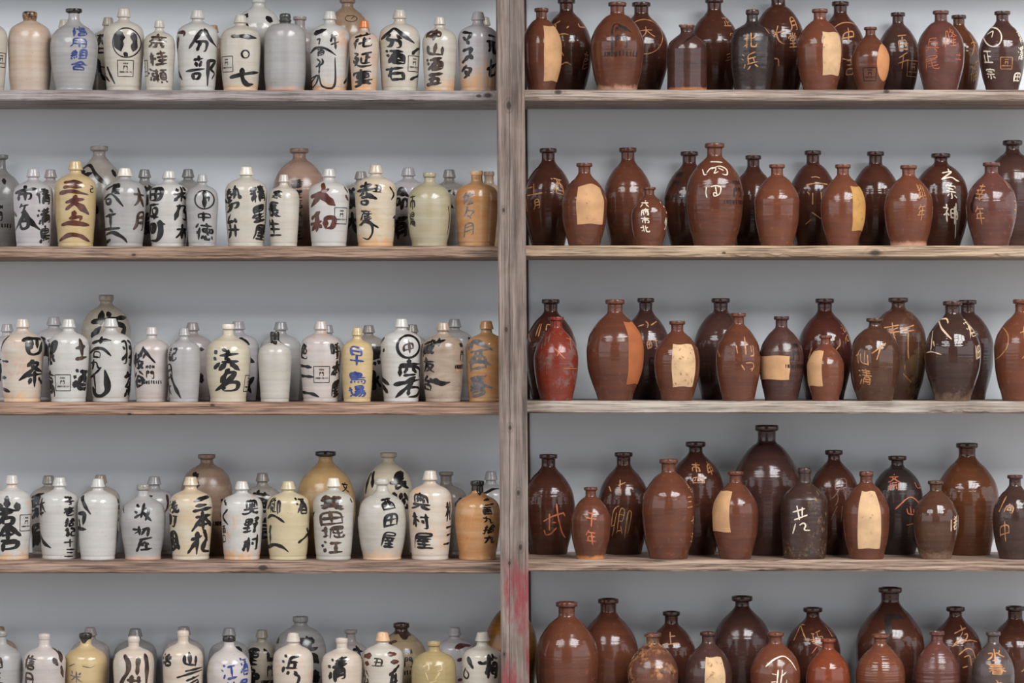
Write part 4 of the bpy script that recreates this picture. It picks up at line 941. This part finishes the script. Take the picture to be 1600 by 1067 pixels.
GN = {'L': 'pale jugs on the %s shelf', 'R': 'brown bottles on the %s shelf'}
def build(b, idx):
    rnd = random.Random(idx * 77 + 5)
    side = b.key[0]; pale = side == 'L'
    b.Z = shelf_z(b.key, b.X)
    b.H = ZC + (CY - b.top) / b.k - b.Z
    R, H = b.R, b.H
    lk = b.opt.get('lk') or ({'gold': 'gold', 'stop': 'stop', 'chipped': 'chipped'}.get(b.opt.get('lip')))
    if not lk:
        lk = {'vase': 'ring', 'jugr': 'small', 'egg': 'ring', 'slope': 'ring', 'tall': 'ring2', 'cyl': 'chipped', 'cyl2': 'ring2'}.get(b.shape, 'cone')
    lip = LIPS[lk]
    pts = [p for p in SHAPES[b.shape]]
    fb = b.base / b.foot if b.base else (rnd.uniform(.95, 1.07) if b.shape == 'egg' else 1)
    pts = [(r * (1 + (fb - 1) * max(0, 1 - z / .32)), z) for r, z in pts]
    j = rnd.uniform(-.014, .014)
    pts = [(r * (1 + rnd.uniform(-.012, .012)) if .1 < z < .7 else r, z + (j if .45 < z < .86 else 0)) for r, z in pts]
    zl = lip[0][1] + .006
    body = spline(pts, 7)
    if body[-1, 1] < zl: body = np.vstack([body, (body[-1, 0], zl)])
    body = body[body[:, 1] <= zl + 1e-6]
    if lk == 'cone' or lk == 'ring': pass
    b.prof = np.c_[body[:, 0] * R, body[:, 1] * H]
    b.prof[:, 1] = np.maximum.accumulate(b.prof[:, 1] + np.arange(len(b.prof)) * 1e-7)
    root = bpy.data.objects.new('sake_jug' if pale else 'sake_bottle', None); COL.objects.link(root)
    root.empty_display_size = .05
    root.location = (b.X, b.Y, b.Z)
    row = ORD[int(b.key[1]) - 1]
    root['label'] = '%s, %s shelf %s' % (b.phrase, row, LBL[side]); root['category'] = 'jug' if pale else 'bottle'
    root['group'] = GN[side] % row
    seg = 56
    prof = np.vstack([[(.0005, .003 if R > .02 else .001), (b.prof[0, 0] * .9, .003), (b.prof[0, 0] - .002, 0)], b.prof])
    wob = (.006, rnd.uniform(0, 6), rnd.uniform(0, 6))
    b.wob = wob
    V, F = lathe(prof, seg, wob)
    gm = glaze('glaze', b.gz, H, rnd, b.opt, pale)
    mesh_obj('body', V, F, gm, root)
    # lip: outer collar, rolled rim, and the mouth going down inside
    lp = spline(lip, 4); lp = np.c_[lp[:, 0] * R, lp[:, 1] * H]
    ri = lp[-1, 0]
    lp = np.vstack([lp, [(ri * .95, lp[-1, 1] - .012), (ri * .9, lp[-1, 1] - .035), (.0005, lp[-1, 1] - .037)]]) if lk != 'stop' else np.vstack([lp, [(.0005, lp[-1, 1])]])
    V, F = lathe(lp, 40, (.010, wob[1], wob[2]))
    lm = LIPC[b.opt['lip']] if b.opt.get('lip') else (LIPC['rim'] if b.gz in ('darkbrown', 'purple', 'purplebrown', 'darkred', 'blackbrown', 'amberdark', 'glossdark') else gm)
    o = mesh_obj('stopper' if lk == 'stop' else 'lip', V, F, lm, root)
    if b.opt.get('lip'): o['label'] = {'dark': 'black glazed rim', 'gold': 'black and tan rim', 'stop': 'black stopper', 'orange': 'orange rim', 'peach': 'peach rim', 'tan': 'tan rim', 'brown': 'dark brown rim', 'grey': 'grey rim', 'ivory': 'ivory cap', 'chipped': 'chipped broken rim'}[b.opt['lip']]
    wr = Wrap(b)
    if b.opt.get('drip') or b.opt.get('lip') == 'brown':       # dark glaze run down the neck
        V, F = [], []
        zt = zl * H; nn = 40; L = {'1': .115, '2': .05}.get(b.opt.get('drip', '1')) * H
        for jz in range(9):
            for k in range(nn):
                a = 2 * math.pi * k / nn
                ll = L * (.75 + .25 * math.sin(3 * a + idx) + .12 * math.sin(7 * a)) if b.opt.get('drip') != '2' else L * (.25 + 1.1 * max(0, math.cos(a + .2)) ** 6)
                V.append(wr.pos(a, zt - ll * jz / 8, .0006))
        for jz in range(8):
            for k in range(nn):
                F.append((jz * nn + k, (jz + 1) * nn + k, (jz + 1) * nn + (k + 1) % nn, jz * nn + (k + 1) % nn))
        o = mesh_obj('neck_glaze', V, F, LIPC['brown' if b.opt['lip'] == 'brown' else 'dark'], root); o['label'] = 'dark glaze run over the neck'
    # writing
    groups = {}
    def G_(nm, ik):
        return groups.setdefault((nm, ik, len(groups)), ([], []))
    dflt = 'k' if pale else 't'
    for item in [m for m in b.marks.split('|') if m]:
        if item[0] == '~':
            hd, body_ = item[1:].split(':'); hd = hd.split(','); ik, bw = hd[0], float(hd[1])
            ox, oy, qs = (float(hd[2]), float(hd[3]), 4.0) if len(hd) > 2 else (0.0, 0.0, 1.0)
            if pale: bw *= 1.45 if len(hd) > 2 else 1.2
            nm = 'brush_lettering' if pale else ('incised_lettering' if ik in 'topg' else 'slip_lettering' if ik in 'wc' else 'glaze_drip')
            if ik == 'e': nm = 'embossed_flower'
            lines = [[(ox + float(p.split(',')[0]) / qs, oy + float(p.split(',')[1]) / qs) for p in st.split()] for st in body_.split(';')]
            boxes = [(np.min(P, 0), np.max(P, 0)) for P in lines]
            owner = list(range(len(lines)))
            for _ in lines:                                    # strokes far apart are marks of their own
                for i in range(len(lines)):
                    for k in range(i):
                        gap = np.linalg.norm(np.maximum(0, np.maximum(boxes[i][0] - boxes[k][1], boxes[k][0] - boxes[i][1])))
                        big = max((boxes[i][1] - boxes[i][0]).max(), (boxes[k][1] - boxes[k][0]).max())
                        if gap <= max(9, .45 * big): owner[i] = owner[k] = min(owner[i], owner[k])
            for g in sorted(set(owner)):
                V, F = G_(nm, ik)
                for P, ow in zip(lines, owner):
                    if ow == g: add_px_path(wr, P, bw, V, F, .0005, pale or bw > 2.5, rnd)
        elif item[:2] == 'O@':
            q = item[2:].split(','); cx, cy, rx, ry = map(float, q[:4])
            V, F = G_('ring_mark', q[4])
            P = [(cx + rx * math.cos(t), cy + ry * math.sin(t)) for t in np.linspace(-2, -2 + 2 * math.pi, 33)]; P[-1] = P[0]
            add_px_path(wr, P, float(q[5]), V, F, .0005, pale, rnd, True)
        elif item[:2] == '#@':
            q = item[2:].split(','); cx, cy, s = map(float, q[:3]); ik = q[3] if len(q) > 3 else 'k'
            V, F = G_('square_stamp', ik)
            zc = wr.z(cy); a0 = wr.ang(cx, zc); m = s / b.k; Rl = wr.r(zc); fine = .9 / b.k
            c = [(-.5, .5), (.5, .5), (.5, -.5), (-.5, -.5)]
            for i in range(4):
                (xa_, ya_), (xb_, yb_) = c[i], c[(i + 1) % 4]
                t = np.linspace(0, 1, 12)[:, None]
                M = np.array((xa_, ya_)) * m + (np.array((xb_, yb_)) - np.array((xa_, ya_))) * m * t
                A = np.c_[a0 + M[:, 0] / Rl, zc + M[:, 1]]
                ribbon(wr, A, fine * 1.2, V, F, .0007, False, rnd, True)
            sign(wr, a0, zc + m * .04, Rl, m * .74, m * .66, fine * .85, V, F, rnd)
        elif item[:2] == 'M@':
            q = item[2:].split(','); cx, cy, w, h = map(float, q[:4]); ik = q[4]
            nm = 'marker_lettering'
            V, F = G_(nm, ik)
            zc = wr.z(cy); sign(wr, wr.ang(cx, zc), zc, wr.r(zc), w / b.k, h / b.k, 1.7 / b.k, V, F, rnd)
        elif item[1:2] == '@' and item[0] in 'PCQE':
            q = item[2:].split(',')
            patch(wr, item, PAPER[q[4]], root)
        else:
            s, q = item.split('@'); q = q.split(',')
            x, y0, y1, w = map(float, q[:4]); ik = q[4] if len(q) > 4 else dflt
            bw = float(q[5]) if len(q) > 5 else (w * .13 if pale else 1.6)
            if pale: bw *= 1.3; w *= 1.1
            V, F = G_('brush_lettering' if pale else ('slip_lettering' if ik in 'wc' else 'incised_lettering'), ik)
            n = len(s); hh = (y1 - y0) / n
            for i, ch in enumerate(s):
                yc = y0 + (i + .5) * hh; zc = wr.z(yc)
                a0 = wr.ang(x + rnd.uniform(-.03, .03) * w, zc)
                add_glyph(wr, ch, a0, zc, wr.r(zc), w / b.k * rnd.uniform(.94, 1.06), hh / b.k * (.96 if n > 1 else 1), bw / b.k, V, F, .0005, pale or bw > 2.3, rnd)
    for (nm, ik, _), (V, F) in groups.items():
        if not F: continue
        o = mesh_obj(nm, V, F, INK[ik], root, smooth=True)
        o['label'] = {'k': 'black', 'n': 'brown-black', 'b': 'brown', 'r': 'red-brown', 'u': 'blue', 'g': 'grey', 'w': 'white', 'c': 'cream', 't': 'tan', 'o': 'orange', 'd': 'black', 'p': 'faint', 'e': 'raised'}[ik] + ' ' + nm.replace('_', ' ')
for i, b in enumerate(ALL): build(b, i)
